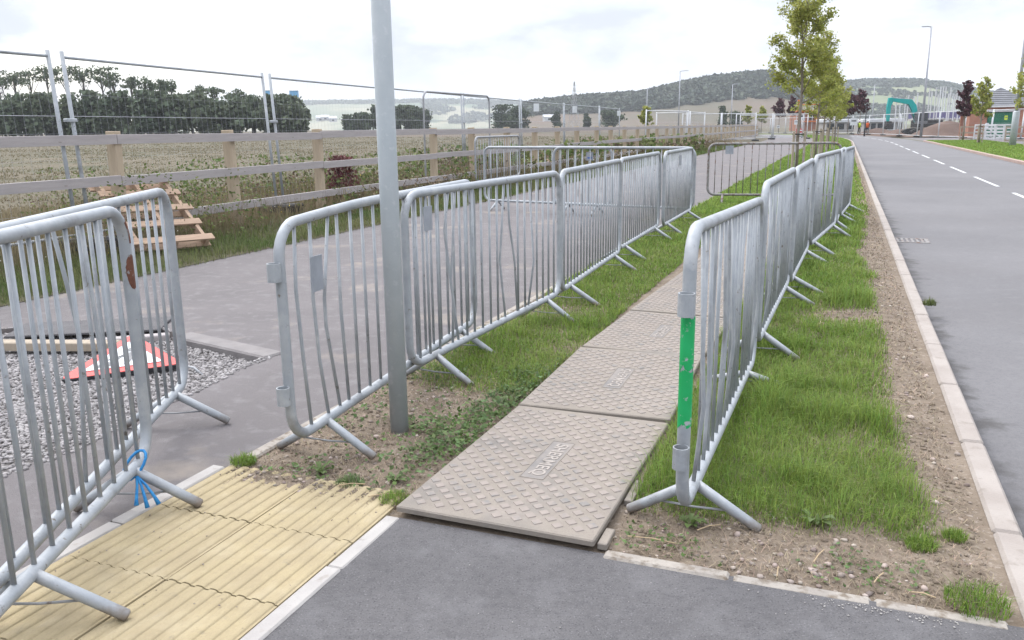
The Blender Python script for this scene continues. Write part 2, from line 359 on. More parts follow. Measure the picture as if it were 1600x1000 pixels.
# field to the left of the footpath, banked up towards the fence
def field_z(n, s):
    return .005 + .13 * smooth(-6.5, -7.5, n) + .12 * smooth(-9, -25, n) + (.10 * (fbm(n * 3 + s, s, 1.3) - .5) * smooth(-6.6, -8, n))
nn = -6.46 - np.concatenate([np.linspace(0, 4, 26), np.geomspace(4.3, 420, 40)])
ss = np.concatenate([np.linspace(-12, 24, 90), np.geomspace(24.6, 110, 50)])
XY = np.array([[P(n, s)[:2] for s in ss] for n in nn])
NN, SS = np.meshgrid(nn, ss, indexing='ij')
structure(link('field', grid_mesh('field', XY[..., 0], XY[..., 1], field_z(NN, SS), M['field'])))
nn2 = -6.46 - np.geomspace(.001, 600, 12)
XY2 = np.array([at(x, 300, Y)[:2] for Y in np.geomspace(95, 520, 14) for x in range(-500, 1240, 60)]).reshape(14, -1, 2)
structure(link('far_field', grid_mesh('far_field', XY2[..., 0], XY2[..., 1], .02 + 0 * XY2[..., 0] + 0.0022 * (XY2[..., 1] - 95), M['far_field'])))

def strip(name, n0, n1, s0, s1, z, mt, ds=2.0, cols=2):
    sv = np.linspace(s0, s1, max(2, int((s1 - s0) / ds) + 1)); nv = np.linspace(n0, n1, cols)
    q = np.array([[P(a, b)[:2] for b in sv] for a in nv])
    return link(name, grid_mesh(name, q[..., 0], q[..., 1], z + 0 * q[..., 0], mt, False))
KN = .685                                                   # kerb face
structure(strip('road', KN - .02, 6.02, -4, 210, -.11, M['road']))
# footpath, with the piece dug out near the camera left open down to gravel
PR, PL = -2.35, -6.5
hole = [(-1.58, 5.12), (-1.66, 4.95), (-1.80, 4.42), (-1.93, 3.98), (-2.02, 3.62), (-2.2, 3.3), (-2.45, 2.9), (-2.75, 2.55), (-3.2, 2.35), (-3.9, 3.3), (-4.35, 4.6), (-4.15, 5.5), (-3.78, 5.98), (-3.3, 6.2), (-2.96, 6.22), (-2.6, 5.95), (-2.31, 5.71), (-1.95, 5.43)]
bm = bmesh.new()
outer = [P(n, s) for n, s in [(PL, -3), (PL, 14), (PR, 14), (PR, 2.62), (-2.44, 2.60), (-2.44, -3)]]
def loop(pts, z=0):
    vs = [bm.verts.new((p[0], p[1], z)) for p in pts]
    return vs, [bm.edges.new((vs[i], vs[(i + 1) % len(vs)])) for i in range(len(vs))]
_, e1 = loop(outer); hv, e2 = loop(hole)
bmesh.ops.triangle_fill(bm, use_beauty=True, use_dissolve=False, edges=e1 + e2)
lo_ = [bm.verts.new((p[0], p[1], -.09)) for p in hole]
for i in range(len(hole)):
    j = (i + 1) % len(hole); bm.faces.new((hv[i], hv[j], lo_[j], lo_[i]))
bmesh.ops.recalc_face_normals(bm, faces=bm.faces)
me = bpy.data.meshes.new('footpath'); bm.to_mesh(me); bm.free(); me.materials.append(M['path'])
structure(link('footpath', me))
structure(strip('footpath', PL, PR, 14, 128, 0, M['path']))
structure(strip('access_path', -1.445, KN + .3, -3, 2.5, -.001, M['access']))
bed = MB(); c0 = np.mean(hole, 0); H2 = [(p[0] + .02 * (p[0] - c0[0]), p[1] + .02 * (p[1] - c0[1])) for p in hole]
bed.add([(p[0], p[1], -.055) for p in H2], [tuple(range(len(H2)))]); structure(bed.obj('gravel_bed', M['gravel_bed']))
# verge of bare soil between footpath and kerb
sv = np.concatenate([np.linspace(2.5, 9, 150), np.linspace(9.1, 24, 110), np.geomspace(24.3, 128, 40)]); nv = np.linspace(PR + .01, .592, 66)
XY = np.array([[P(a, b)[:2] for b in sv] for a in nv]); NN, SS = np.meshgrid(nv, sv, indexing='ij')
def soil_z(n, s):
    e = smooth(0, .12, .55 - n) * smooth(0, .12, n - PR) * smooth(2.5, 2.62, s)
    return -.012 + e * (.018 + .035 * (fbm(n, s, .55) - .5) + .016 * (vnoise(n, s, .09) - .5))
structure(link('soil_verge', grid_mesh('soil_verge', XY[..., 0], XY[..., 1], soil_z(NN, SS), M['soil'])))
def soil_at(n, s): return soil_z(np.asarray(n), np.asarray(s))
# right-hand side of the street
structure(strip('grass_verge', 6.16, 10.4, 22, 76, -.01, M['lawn'], 2, 3))
structure(strip('far_pavement', 10.4, 12.6, 18, 84, -.02, M['path'], 3))
structure(strip('site_entrance', 6.0, 16, 76, 92, -.06, M['path'], 3))
structure(strip('building_site_ground', 12.6, 90, -10, 130, -.14, M['earth'], 6, 4))
structure(strip('far_grass_verge', PR, .5, 128.2, 150, -.02, M['lawn'], 2))

structure(strip('tree_verge', PR + .08, .25, 15.5, 127, .012, M['lawn'], 2, 3))
# kerb stones, edgings
def stones(name, n0, n1, s0, s1, length, z0, z1, mt, b=.012, gap=.006, jit=.003):
    root = bpy.data.objects.new(name, None); COL.objects.link(root); root['kind'] = 'structure'
    k = 0; s = s0; cache = {}
    while s < s1 - .01:
        L = min(length, s1 - s); key = round(L, 3)
        if key not in cache:
            cache[key] = MB().bbox((0, 0, 0), (n1 - n0, L - gap, z1 - z0), b).mesh('kerb_stone', mt)
        p = P((n0 + n1) / 2, s + L / 2); q0, q1 = P(0, s), P(0, s + L)
        o = link('kerb_stone' if 'kerb' in name else 'edging_stone', cache[key], root, (p[0], p[1], (z0 + z1) / 2 + random.uniform(-jit, jit)))
        o.rotation_euler = (random.uniform(-1, 1) * jit, 0, -math.atan2(q1[0] - q0[0], q1[1] - q0[1]) + random.uniform(-1, 1) * jit)
        s += L; k += 1
    return root
stones('roadside_kerb', .588, KN, 1.3, 112, .915, -.25, .006, M['kerb'])
stones('opposite_kerb', 6.02, 6.16, 20, 76, 1.83, -.3, -.0, M['kerb_red'])
stones('tactile_edging', -1.498, -1.437, -.6, 2.50, .9, -.2, .006, M['edging'], .006)
stones('tactile_edging', -2.44, -2.375, -.6, 2.66, .9, -.2, .006, M['edging'], .006)
stones('footpath_edging', PR - .035, PR + .03, 2.67, 34, .915, -.2, .004, M['edging_old'], .008, .008, .006)
root = bpy.data.objects.new('access_edging', None); COL.objects.link(root); root['kind'] = 'structure'
n = -.66
while n < .54:
    L = min(.42, .545 - n)
    p = P(n + L / 2, 2.495); o = MB().bbox((0, 0, 0), (L - .008, .055, .2), .008).obj('edging_stone', M['edging_old'], root, loc=(p[0], p[1], -.094 + random.uniform(-.006, .004)))
    o.rotation_euler = (0, 0, -math.atan2(.366, .9306) + random.uniform(-.012, .012)); n += L
# tactile paving: ribbed buff tiles
TW = .4365
def tile_mesh(nr=8):
    prof = []; pt = TW / nr
    W = TW - .005
    for k in range(nr):
        c = -W / 2 + (k + .5) * W / nr
        prof += [(c - W / nr / 2 + (.0002 if k else 0), 0), (c - .0185, 0), (c - .0145, .0042), (c - .008, .0062), (c + .008, .0062), (c + .0145, .0042), (c + .0185, 0)]
    prof.append((W / 2, 0))
    L = .42 - .005; m = len(prof)
    v = [(x, -L / 2, z) for x, z in prof] + [(x, L / 2, z) for x, z in prof]
    f = [(i, i + 1, m + i + 1, m + i) for i in range(m - 1)]
    o = len(v); v += [(-W / 2, -L / 2, -.05), (W / 2, -L / 2, -.05), (-W / 2, L / 2, -.05), (W / 2, L / 2, -.05)]
    f += [tuple([o] + [o + 1] + list(range(m - 1, -1, -1))), tuple([o + 3, o + 2] + list(range(m, 2 * m))), (o, o + 2, m, 0)[::-1], (o + 1, m - 1, 2 * m - 1, o + 3)[::-1]]
    return MB().add(v, f).mesh('tactile_tile', M['tactile'])
tm = tile_mesh()
root = bpy.data.objects.new('tactile_paving', None); COL.objects.link(root); root['kind'] = 'structure'
for r in range(-2, 3):
    for cI in range(2):
        p = P(-2.372 + TW * (cI + .5), 1.845 - .42 + .42 * (r + .5))
        o = link('tactile_tile', tm, root, (p[0], p[1], .004 + random.uniform(-.0015, .0015)))
        o.rotation_euler = (random.uniform(-.003, .003), random.uniform(-.003, .003), -math.atan2(.366, .9306) + random.uniform(-.006, .006))
strip('tactile_bedding', -2.44, -1.44, -3, 2.62, -.03, M['edging_old'])['kind'] = 'structure'
# gully grate in the gutter
p = P(.90, 12.1); gg = thing('drain_grate', 'rusty rectangular drain grate in the gutter of the road', 'drain', (p[0], p[1], -.108), -.374)
for c_, d_ in (((0, -.2, 0), (.46, .05, .012)), ((0, .2, 0), (.46, .05, .012)), ((-.205, 0, 0), (.05, .35, .012)), ((.205, 0, 0), (.05, .35, .012))): MB().bbox(c_, d_, .002).obj('frame_side', M['galv_rusty'], gg)
for k in range(6): MB().bbox((-.15 + .06 * k, 0, .001), (.03, .35, .010), .002).obj('grate_bar', M['galv_rusty'], gg)
# centre line dashes
root = bpy.data.objects.new('centre_line', None); COL.objects.link(root); root['kind'] = 'structure'
for k in range(17):
    s0 = 11 + k * 6
    o = strip('painted_dash', 3.47, 3.56, s0, s0 + 4, -.106, M['road_paint'], .6); o.parent = root

# ------------------------------------------------------------------ crowd barriers
def rrect(L, z0, z1, r, seg=6):
    pts = []
    for cx, cz, a0 in ((L - r, z1 - r, 90), (L - r, z0 + r, 0), (r, z0 + r, -90), (r, z1 - r, -180)):
        for k in range(seg + 1):
            a = math.radians(a0 - 90 * k / seg); pts.append((cx + r * math.cos(a), 0, cz + r * math.sin(a)))
    out = []
    for i, p in enumerate(pts):                                # add points along the straights so that dents can be pressed in
        q = pts[(i + 1) % len(pts)]; out.append(p)
        d = math.dist(p, q)
        if d > .3:
            m = int(d / .16)
            out += [tuple(p[j] + (q[j] - p[j]) * k / m for j in range(3)) for k in range(1, m)]
    return out
def barrier(label, p0, p1, b0=0., b1=0., nb=19, feet=(.27, -.27), spread=.235, bent=0, loops=None, plates=(), lean=0., group=None, mt='galv', wave=0., H=1.1, gz=0., sag=None, rod=True, bends=None):
    p0 = Vector((p0[0], p0[1], gz)); p1 = Vector((p1[0], p1[1], gz)); d = p1 - p0; L = d.length
    rz = math.atan2(d.y, d.x); m = M[mt]
    rt = thing('crowd_barrier', label, 'barrier', p0, rz, group); rt.rotation_euler = (lean, 0, rz)
    rnd = random.Random(hash(label) % 9999 if False else sum(map(ord, label)))
    ph = rnd.uniform(0, 6)
    def sh(p):
        x, y, z = p
        k = b0 + (b1 - b0) * x / L
        if sag and z > H * .6: k += sag(x)
        return (x, y + wave * math.sin(x * 2.4 + ph) * (.3 + .7 * z), z + k)
    R = .0215; zb = .17
    MB().tube([sh(p) for p in rrect(L, zb, H - R, .125)], R, 12, closed=True).obj('frame', m, rt, True)
    for k in range(nb):
        x = L * (k + 1) / (nb + 1); x += rnd.uniform(-.006, .006)
        pts = [(x, 0, zb + .005), (x, 0, H - R - .005)]
        if bends and k in bends:
            pts = [(x + dx, dy, zb + (H - R - zb) * t) for t, dx, dy in bends[k]]
        elif rnd.random() < bent:
            a, t = rnd.uniform(.015, .06) * rnd.choice((-1, 1)), rnd.uniform(.3, .7); c = rnd.uniform(-.04, .04)
            pts = [pts[0], (x + a * .5, c * .5, zb + t * .4), (x + a, c, zb + t * .8), (x + a * .6, c * .6, zb + t * .8 + .18), pts[1]]
        if sag or abs(b1 - b0) > 0 or wave: pts = [sh(p) for p in pts]
        MB().tube(pts, .0078, 7).obj('bar', m, rt, True)
    for fx in feet:
        x = fx if fx > 0 else L + fx
        base = sh((x, 0, zb)); dx = rnd.uniform(-.02, .02)
        for sg in (-1, 1):
            tip = (x + dx, sg * (spread + rnd.uniform(-.015, .015)), .018)
            a = Vector(base); b = Vector(tip); b2 = b + (b - a).normalized() * .006
            MB().tube([a, a.lerp(b, .5), b, b2], [.019, .019, .019, .012], 10).obj('foot', m, rt, True)
        if rod:
            h = .4; a = Vector(base)
            q = [a.lerp(Vector((x + dx, sg * spread, .018)), .62) for sg in (-1, 1)]
            MB().tube([q[0], q[0].lerp(q[1], .5) - Vector((0, 0, .006)), q[1]], .0042, 6).obj('tie_rod', M['galv_dull'], rt, True)
    if loops is not None:
        x = -.043 if loops == 0 else L + .043
        for z in (.375, .875):
            q = MB(); n = 14; ro, ri, hh = .0265, .0225, .036
            vs = []
            for rr, zz in ((ro, -hh), (ro, hh), (ri, hh), (ri, -hh)):
                vs += [(x + rr * math.cos(2 * math.pi * k / n), rr * math.sin(2 * math.pi * k / n), z + zz + (b0 if loops == 0 else b1)) for k in range(n)]
            fs = [(a * n + k, a * n + (k + 1) % n, ((a + 1) % 4) * n + (k + 1) % n, ((a + 1) % 4) * n + k) for a in range(4) for k in range(n)]
            q.add(vs, fs).obj('hinge_loop', m, rt)
    for (t, z, w_, h_, ink) in plates:
        o = MB().bbox((0, 0, 0), (w_, .003, h_), .001).obj('id_plate', M['plate'], rt, loc=sh((L * t, -.011, z)))
        if ink: MB().box((.0, -.0025, -h_ * .18), (w_ * .6, .001, h_ * .2)).obj('blue_mark', M['blue_print'], o)
    return rt
def from_feet(t0, t1, side=1, spread=.235, L=2.2):
    """ends of a barrier whose feet tips on its right side touch the ground at t0 and t1"""
    a, b = np.array(t0), np.array(t1); d = (b - a) / np.linalg.norm(b - a); nr = np.array([d[1], -d[0]]) * spread * side
    c = (a + b) / 2 - nr
    return tuple(c - d * L / 2), tuple(c + d * L / 2)
GL, GR, GX, GN = 'barriers along the left of the walkway', 'barriers along the right of the walkway', 'barriers closing the footpath', 'barriers beside the dug-out gravel'
# beside the gravel
bL0 = barrier('steel crowd barrier nearest the camera at left with rust-red patch on its end post', (-1.445, 3.10), (-1.325, .86), feet=(.17, .92), nb=19, H=1.155, group=GN, bent=.12, spread=.235)
bL1 = barrier('steel crowd barrier just behind the rust-patched one, beside the fallen triangular sign', (-1.66, 4.05), (-1.44, 1.82), feet=(.2, 2.2), nb=20, H=1.155, group=GN, bent=.05, spread=.24)
# left row
a, b = from_feet((-.61, 3.36), (-.09, 5.07), L=2.25)
def sagA(x): return -.03 * max(0, 1 - x / .75) ** 1.3
bendsA = {0: [(0, .03, 0), (.35, -.0, 0), (.7, -.02, 0), (1, .0, 0)], 1: [(0, .07, 0), (.3, .02, .0), (.62, 0, 0), (1, .01, 0)],
          2: [(0, .05, 0), (.45, -.035, 0), (.6, -.035, 0), (1, .04, 0)], 3: [(0, .02, 0), (.5, -.008, 0), (1, 0, 0)]}
barrier('steel crowd barrier behind the grey lamp column with bent bars and bare end loops', a, b, nb=18, loops=0, plates=[(.115, .84, .095, .15, 0)], group=GL, sag=sagA, bends=bendsA)
a, b = (-.545, 4.27), (.365, 6.27)
bendsB = {3: [(0, .03, 0), (.3, .05, 0), (.75, -.03, 0), (1, .03, 0)], 11: [(0, .09, 0), (.4, .05, 0), (.7, -.03, 0), (1, -.05, 0)], 14: [(0, -.06, 0), (.35, .05, 0), (1, -.03, 0)]}
barrier('crowd barrier second from the camera in the left row, with a small plate', a, b, nb=19, plates=[(.10, .94, .09, .13, 0)], group=GL, bent=.1, bends=bendsB)
a, b = from_feet((.68, 6.48), (1.24, 8.09)); barrier('crowd barrier third from the camera in the left row', a, b, nb=20, group=GL)
a, b = from_feet((1.43, 8.75), (2.0, 10.28)); barrier('crowd barrier fourth from the camera in the left row', a, b, nb=20, group=GL)
a, b = from_feet((2.19, 10.6), (2.90, 12.45)); barrier('crowd barrier at the far end of the left row by the closed-off footpath', a, b, nb=20, group=GL, plates=[(.5, .95, .16, .14, 0)])
# right row
a, b = (.55, 2.53), (1.40, 4.68)
bR0 = barrier('steel crowd barrier with green paint on its end post, nearest of the right row', a, b, b1=-.10, nb=19, loops=0, group=GR, H=1.12, bent=.45, spread=.225, feet=(.27, -.33))
barrier('crowd barrier second from the camera in the right row', (1.425, 4.70), (2.27, 6.74), nb=20, group=GR, bent=.4, b1=-.02)
barrier('crowd barrier third from the camera in the right row', (2.275, 6.70), (3.13, 8.74), nb=20, group=GR, bent=.15, b0=-.02, b1=-.03)
barrier('crowd barrier fourth from the camera in the right row', (3.14, 8.70), (4.16, 10.68), nb=20, group=GR, bent=.15)
barrier('crowd barrier fifth from the camera in the right row', (4.17, 10.68), (5.02, 12.72), nb=20, group=GR, feet=(.22, -.22), b1=-.03)
barrier('crowd barrier at the far end of the right row, closest to the road', (4.62, 11.7), (5.55, 13.7), nb=20, group=GR, feet=(.22, -.22), b0=-.02, b1=-.04)
# across the footpath
barrier('crowd barrier across the footpath, its left end by the wooden fence', (-.45, 14.75), (1.62, 13.45), nb=17, group=GX, plates=[(.84, .94, .13, .13, 1)], mt='galv')
barrier('crowd barrier across the footpath reaching the end of the left row', (.72, 13.95), (2.78, 12.72), nb=17, group=GX)
barrier('crowd barrier standing on the grass bank by the wooden fence', (-.72, 17.6), (.22, 19.9), nb=17, group=GX, gz=.14, mt='galv_dull')
barrier('rusty thin-barred crowd barrier across the far end of the walkway', (3.60, 15.35), (5.80, 14.85), nb=17, group=GX, mt='galv_rusty', plates=[(.16, .97, .14, .15, 0)])

# green paint on the near end post, rust on the other
def sleeve(name, mt, parent, x, y, z0, z1, r, a0, a1, n=14, m=22, jag=.03, oval=False):
    q = MB(); vs = []
    for i in range(m + 1):
        t = i / m
        for k in range(n + 1):
            ow = (1 - abs(2 * t - 1) ** 2.5) ** .5 * (.8 + .4 * fbm(i * .9, 4.2, 3)) if oval else 1
            aa = (a0 + a1) / 2 + (a1 - a0) * (k / n - .5) * ow
            j0 = jag * (fbm(k * 1.7, i * .1 + 3, 2.0) - .5) * 2; j1 = jag * (fbm(k * 1.3 + 30, 9, 2.0) - .5) * 2
            z = (z0 + j0) * (1 - t) + (z1 + j1) * t
            vs.append((x + r * math.cos(aa), y + r * math.sin(aa), z))
    fs = [(i * (n + 1) + k, i * (n + 1) + k + 1, (i + 1) * (n + 1) + k + 1, (i + 1) * (n + 1) + k) for i in range(m) for k in range(n)]
    return q.add(vs, fs).obj(name, M[mt], parent, True)
PI = math.pi
sleeve('paint_patch', 'green_tape', bR0, 0, 0, .47, .655, .0223, .55 * PI, 1.62 * PI, jag=.02)['label'] = 'green paint on end post'
sleeve('paint_patch', 'green_tape', bR0, 0, 0, .662, .83, .0223, .55 * PI, 1.55 * PI, jag=.03)['label'] = 'worn green paint on end post'
sleeve('rust_patch', 'rust', bL0, 0, 0, .83, .965, .0221, .05 * PI, .72 * PI, jag=0, oval=True)['label'] = 'rust-red patch on end post'
# rust on the bend above it
q = MB(); rr = .125; vs = []
for i in range(7):
    a = math.radians(182 - 7 * i)
    for k in range(7):
        bb = math.radians(-20 + 24 * k); R2 = .0222
        cx, cz = rr + rr * math.cos(a), 1.1335 - rr + rr * math.sin(a)
        ox = -R2 * math.sin(bb) * -math.cos(a); oz = R2 * math.sin(bb) * math.sin(a)
        vs.append((cx + ox * .99, R2 * math.cos(bb), cz + oz * .99))
q.add(vs, [(i * 7 + k, i * 7 + k + 1, (i + 1) * 7 + k + 1, (i + 1) * 7 + k) for i in range(6) for k in range(6)]).obj('rust_patch', M['rust'], bL0, True)
# blue rope knotted round the foot joint of that barrier
bx, by = -1.436, 2.95
pts = [(bx + .045 * math.cos(t) , by + .03 * math.sin(t * 1.0) , .18 + .05 * math.sin(t + .6)) for t in np.linspace(0, 6.28, 16)]
rp = thing('blue_rope', 'blue rope knotted round the foot of the rust-patched barrier', 'rope', (0, 0, 0))
MB().tube(pts, .0055, 7, closed=True).obj('loop', M['blue_rope'], rp, True)
for k, (ex, ey, ez) in enumerate([(.05, -.05, .045), (.015, -.06, .06), (.085, -.03, .05)]):
    p = [(bx + .02, by - .035, .15), (bx + .02 + ex * .4, by - .035 + ey * .3, .12), (bx + .02 + ex * .8, by - .035 + ey * .8, .08), (bx + .02 + ex, by - .035 + ey, ez)]
    MB().tube(p, [.0055, .005, .006, .009], 7).obj('rope_end', M['blue_rope'], rp, True)

# ------------------------------------------------------------------ lamp column by the walkway
def lamp(label, x, y, z0, H, r0, r1, arm_dir=0, arm=.9, mt='column', seg=16, group='street lamps'):
    t = thing('street_lamp', label, 'street lamp', (x, y, z0), arm_dir, group)
    MB().tube([(0, 0, -.2), (0, 0, 1.4), (0, 0, 1.402), (0, 0, H)] if seg > 10 else [(0, 0, -.2), (0, 0, H)], [r0, r0, r0 * .985, r1] if seg > 10 else [r0, r1], seg).obj('column', M[mt], t, True)
    MB().tube([(0, 0, H - .02), (arm * .3, 0, H + .06), (arm, 0, H + .1)], r1 * .8, 8).obj('arm', M[mt], t, True)
    MB().bbox((arm + .25, 0, H + .1), (.6, .22, .09), .02).obj('lamp_head', M['col_far'], t)
    return t
lamp('thick grey galvanised lamp column rising from the soil beside the walkway', -.545, 3.77, 0, 6.0, .043, .038, math.radians(-21), .7, seg=24)

# ------------------------------------------------------------------ trench covers forming the walkway
cu = bpy.data.curves.new('letters', 'FONT'); cu.body = 'SHERMEQ'; cu.size = .078; cu.offset = .0012; cu.extrude = .0014; cu.align_x = 'CENTER'; cu.align_y = 'CENTER'; cu.space_character = 1.0
_o = bpy.data.objects.new('letters', cu); COL.objects.link(_o)
dg = bpy.context.evaluated_depsgraph_get(); letters_me = bpy.data.meshes.new_from_object(_o.evaluated_get(dg)); letters_me.materials.clear(); letters_me.materials.append(M['letters'])
bpy.data.objects.remove(_o)
ML, MW = 1.195, .768
plate_me = MB().bbox((0, 0, .011), (MW, ML, .022), .006).mesh('plate', M['matplate'])
def frustum(x, y, a=.0185, b=.0165, z0=.0215, z1=.0252):
    v = [(x, y - a, z0), (x + a, y, z0), (x, y + a, z0), (x - a, y, z0), (x, y - b, z1), (x + b, y, z1), (x, y + b, z1), (x - b, y, z1)]
    s2 = 1.28
    v = [(x + (p[0] - x) * s2, y + (p[1] - y) * s2, p[2]) for p in v]
    return v, [(0, 1, 5, 4), (1, 2, 6, 5), (2, 3, 7, 6), (3, 0, 4, 7), (4, 5, 6, 7)]
stud_me = MB().add(*frustum(0, 0)).mesh('stud', M['stud'])
spots = []
pw, pl = .0775, .0385
for i in range(-15, 16):
    for j in range(-5, 6):
        x = j * pw + (pw / 2 if i % 2 else 0); y = i * pl
        if abs(x) > MW / 2 - .035 or abs(y) > ML / 2 - .035: continue
        if abs(x) < .058 and abs(y) < .20: continue
        spots.append((x, y))
joined = MB()
for x, y in spots: joined.add(*frustum(x, y))
studs_me = joined.mesh('studs', M['stud'])
rim = MB()
for c, d in (((.05, 0, .0228), (.004, .40, .0022)), ((-.05, 0, .0228), (.004, .40, .0022)), ((0, .20, .0228), (.096, .004, .0022)), ((0, -.20, .0228), (.096, .004, .0022))): rim.box(c, d)
rim_me = rim.mesh('label_rim', M['matplate'])
bed_me = MB().box((0, 0, .0222), (.095, .396, .0008)).mesh('label_bed', M['labelbed'])
jl = [(-1.462, 2.495), (-1.447, 3.755), (-1.475, 4.955), (-1.435, 6.09), (-1.395, 7.165), (-1.36, 8.19), (-1.34, 9.22), (-1.29, 10.3), (-1.22, 11.4), (-1.16, 12.5), (-1.1, 13.6)]
ordw = ['first', 'second', 'third', 'fourth', 'fifth', 'sixth', 'seventh', 'eighth', 'ninth', 'farthest']
for k in range(10):
    n0, s0 = jl[k]; n1, s1 = jl[k + 1]
    L = math.hypot(n1 - n0, s1 - s0) - .02; sc = L / ML
    ang_ = math.atan2(n1 - n0, s1 - s0)
    p = P((n0 + n1) / 2 + MW / 2, (s0 + s1) / 2)
    lab = 'flat tan trench cover at the very front of the walkway with raised studs' if k == 0 else f'{ordw[k]} trench cover from the front of the walkway' if k < 9 else 'farthest trench cover, at the end of the walkway'
    t = thing('trench_cover', lab, 'trench cover', (p[0], p[1], .016 + .004 * (k % 2)), 0, 'trench covers of the walkway')
    t.rotation_euler = (random.uniform(-.003, .003), random.uniform(-.004, .004), -(math.atan2(.366, .9306) + ang_) + random.uniform(-.004, .004)); t.scale = (1, sc, 1)
    link('plate', plate_me, t)
    if k < 2:
        for x, y in spots: link('stud', stud_me, t, (x, y, 0))
    else: link('studs', studs_me, t, kind='stuff')
    if k < 4:
        lb = link('label_bed', bed_me, t); link('label_rim', rim_me, lb)
        o = link('lettering', letters_me, lb, (0.006, 0, .0236)); o.rotation_euler = (0, 0, -PI / 2)
# timber battens poking out beside the first cover
for (n, s, L, lab) in ((-.672, 2.58, .12, 'short weathered batten end at the front right corner of the walkway'), (-.668, 2.98, .20, 'weathered batten under the cover edge beside the green-painted barrier foot')):
    p = P(n, s); o = tag(MB().bbox((0, 0, 0), (.034, L, .022), .003).obj('timber_batten', M['matplate'], loc=(p[0], p[1], .012)), lab, 'batten', 'battens beside the walkway')
    o.rotation_euler = (0, 0, -.37)

# ------------------------------------------------------------------ post and rail fence
FN = -7.65
fence = thing('timber_fence', 'weathered post and rail fence running along the left of the footpath', 'fence', P(FN, 0))
finv = Vector(fence.location)
post_s = [1.25, 3.25, 5.25] + [7.25 + 2.0 * k for k in range(46)]
pm = MB().bbox((0, 0, .70), (.13, .10, 1.5), .006).mesh('post', M['wood_post'])
rr2 = random.Random(3)
dirz = -math.atan2(.366, .9306)
for s in post_s:
    p = Vector(P(FN, s)); q = Vector(P(FN, s + .1)); a = -math.atan2(q.x - p.x, q.y - p.y)
    o = link('post', pm, fence, p - finv + Vector((0, 0, -.03))); o.rotation_euler = (rr2.uniform(-.03, .03), rr2.uniform(-.045, .01), a + rr2.uniform(-.08, .08))
rail_cache = {}
for r, zc in enumerate((.43, .88, 1.335)):
    i = {0: 1, 1: 0, 2: 0}[r]
    i = 0
    while i < len(post_s) - 1:
        j = min(i + 2, len(post_s) - 1) if i else 1
        a_, b_ = post_s[i], post_s[j]
        if r == 0 and b_ < 9.0: i = j; continue            # bottom rail is missing behind the pallet
        p, q = Vector(P(FN + .075, a_)), Vector(P(FN + .075, b_))
        L = (q - p).length - .006; key = (round(L, 2))
        if key not in rail_cache: rail_cache[key] = MB().bbox((0, 0, 0), (L, .036, .105), .004).mesh('rail', M['wood_rail'])
        o = link('rail', rail_cache[key], fence, (p + q) / 2 - finv + Vector((0, 0, zc + rr2.uniform(-.012, .012))))
        o.rotation_euler = (0, rr2.uniform(-.004, .004), math.atan2(q.y - p.y, q.x - p.x) + .0)
        i = j

# ------------------------------------------------------------------ temporary mesh fence panels
def heras_meshes(W, H=2.0, wires=24, rounded=False, fat=1.0):
    fr = MB()
    if rounded: fr.tube(rrect(W, .12, H, .16), .02, 8, closed=True); 
    else:
        fr = None
    parts = {}
    if rounded: parts['frame'] = [fr.mesh('frame', M['galv_dull'], True)]
    else:
        parts['upright'] = [MB().tube([(x, 0, 0), (x, 0, H + .06)], .021 * fat, 8).mesh('upright', M['galv' if fat == 1 else 'cabin'], True) for x in (.03, W - .03)]
        parts['frame_rail'] = [MB().tube([(.03, 0, z), (W - .03, 0, z)], .0155 * fat, 8).mesh('frame_rail', M['galv' if fat == 1 else 'cabin'], True) for z in (.16, H)]
    wm = MB()
    for k in range(wires):
        x = .06 + (W - .12) * (k + .5) / wires; wm.tube([(x, 0, .16), (x, 0, H)], .0010 * fat ** 1.6, 4, cap=False)
    for z in (.42, .68, .95, 1.22, 1.4, 1.62): wm.tube([(.03, 0, z), (W - .03, 0, z)], .0007 if z != 1.4 else .003, 4, cap=False)
    parts['mesh'] = [wm.mesh('wire_mesh', M['mesh_wire'])]
    parts['block'] = [MB().bbox((x, 0, .06), (.24, .62, .12), .03).mesh('foot_block', M['rubber']) for x in (.0, W)]
    return parts
_hc = {}
def heras(label, p0, p1, z=0, lean=0, rounded=False, group='mesh panels behind the wooden fence', clamp=True, H=2.0, blocks=True, wires=None, fat=1.0):
    p0, p1 = np.array(p0[:2]), np.array(p1[:2]); d = p1 - p0; W = float(np.linalg.norm(d)); key = (round(W, 1), rounded, H, fat)
    if key not in _hc: _hc[key] = heras_meshes(round(W, 1), H, wires or max(10, int(W * 9)), rounded, fat)
    t = thing('mesh_fence_panel', label, 'fence panel', (p0[0], p0[1], z), math.atan2(d[1], d[0]), group)
    t.rotation_euler = (lean, 0, math.atan2(d[1], d[0]))
    for nm, k in (('frame', 'frame'), ('upright', 'upright'), ('frame_rail', 'frame_rail')):
        for me_ in _hc[key].get(k, []): link(nm, me_, t)
    link('wire_mesh', _hc[key]['mesh'][0], t, kind='stuff')
    if blocks:
        for me_ in _hc[key]['block']: link('foot_block', me_, t)
    if clamp: MB().bbox((0, 0, 1.36), (.15, .06, .035), .01).obj('clamp', M['galv'], t)
    return t
hp = [(-7.05, 2.2), (-4.60, 9.0), (-3.53, 12.9), (-2.36, 16.8), (-1.12, 20.9), (.35, 25.6), (1.95, 30.4), (3.75, 35.5), (5.2, 40.2)]
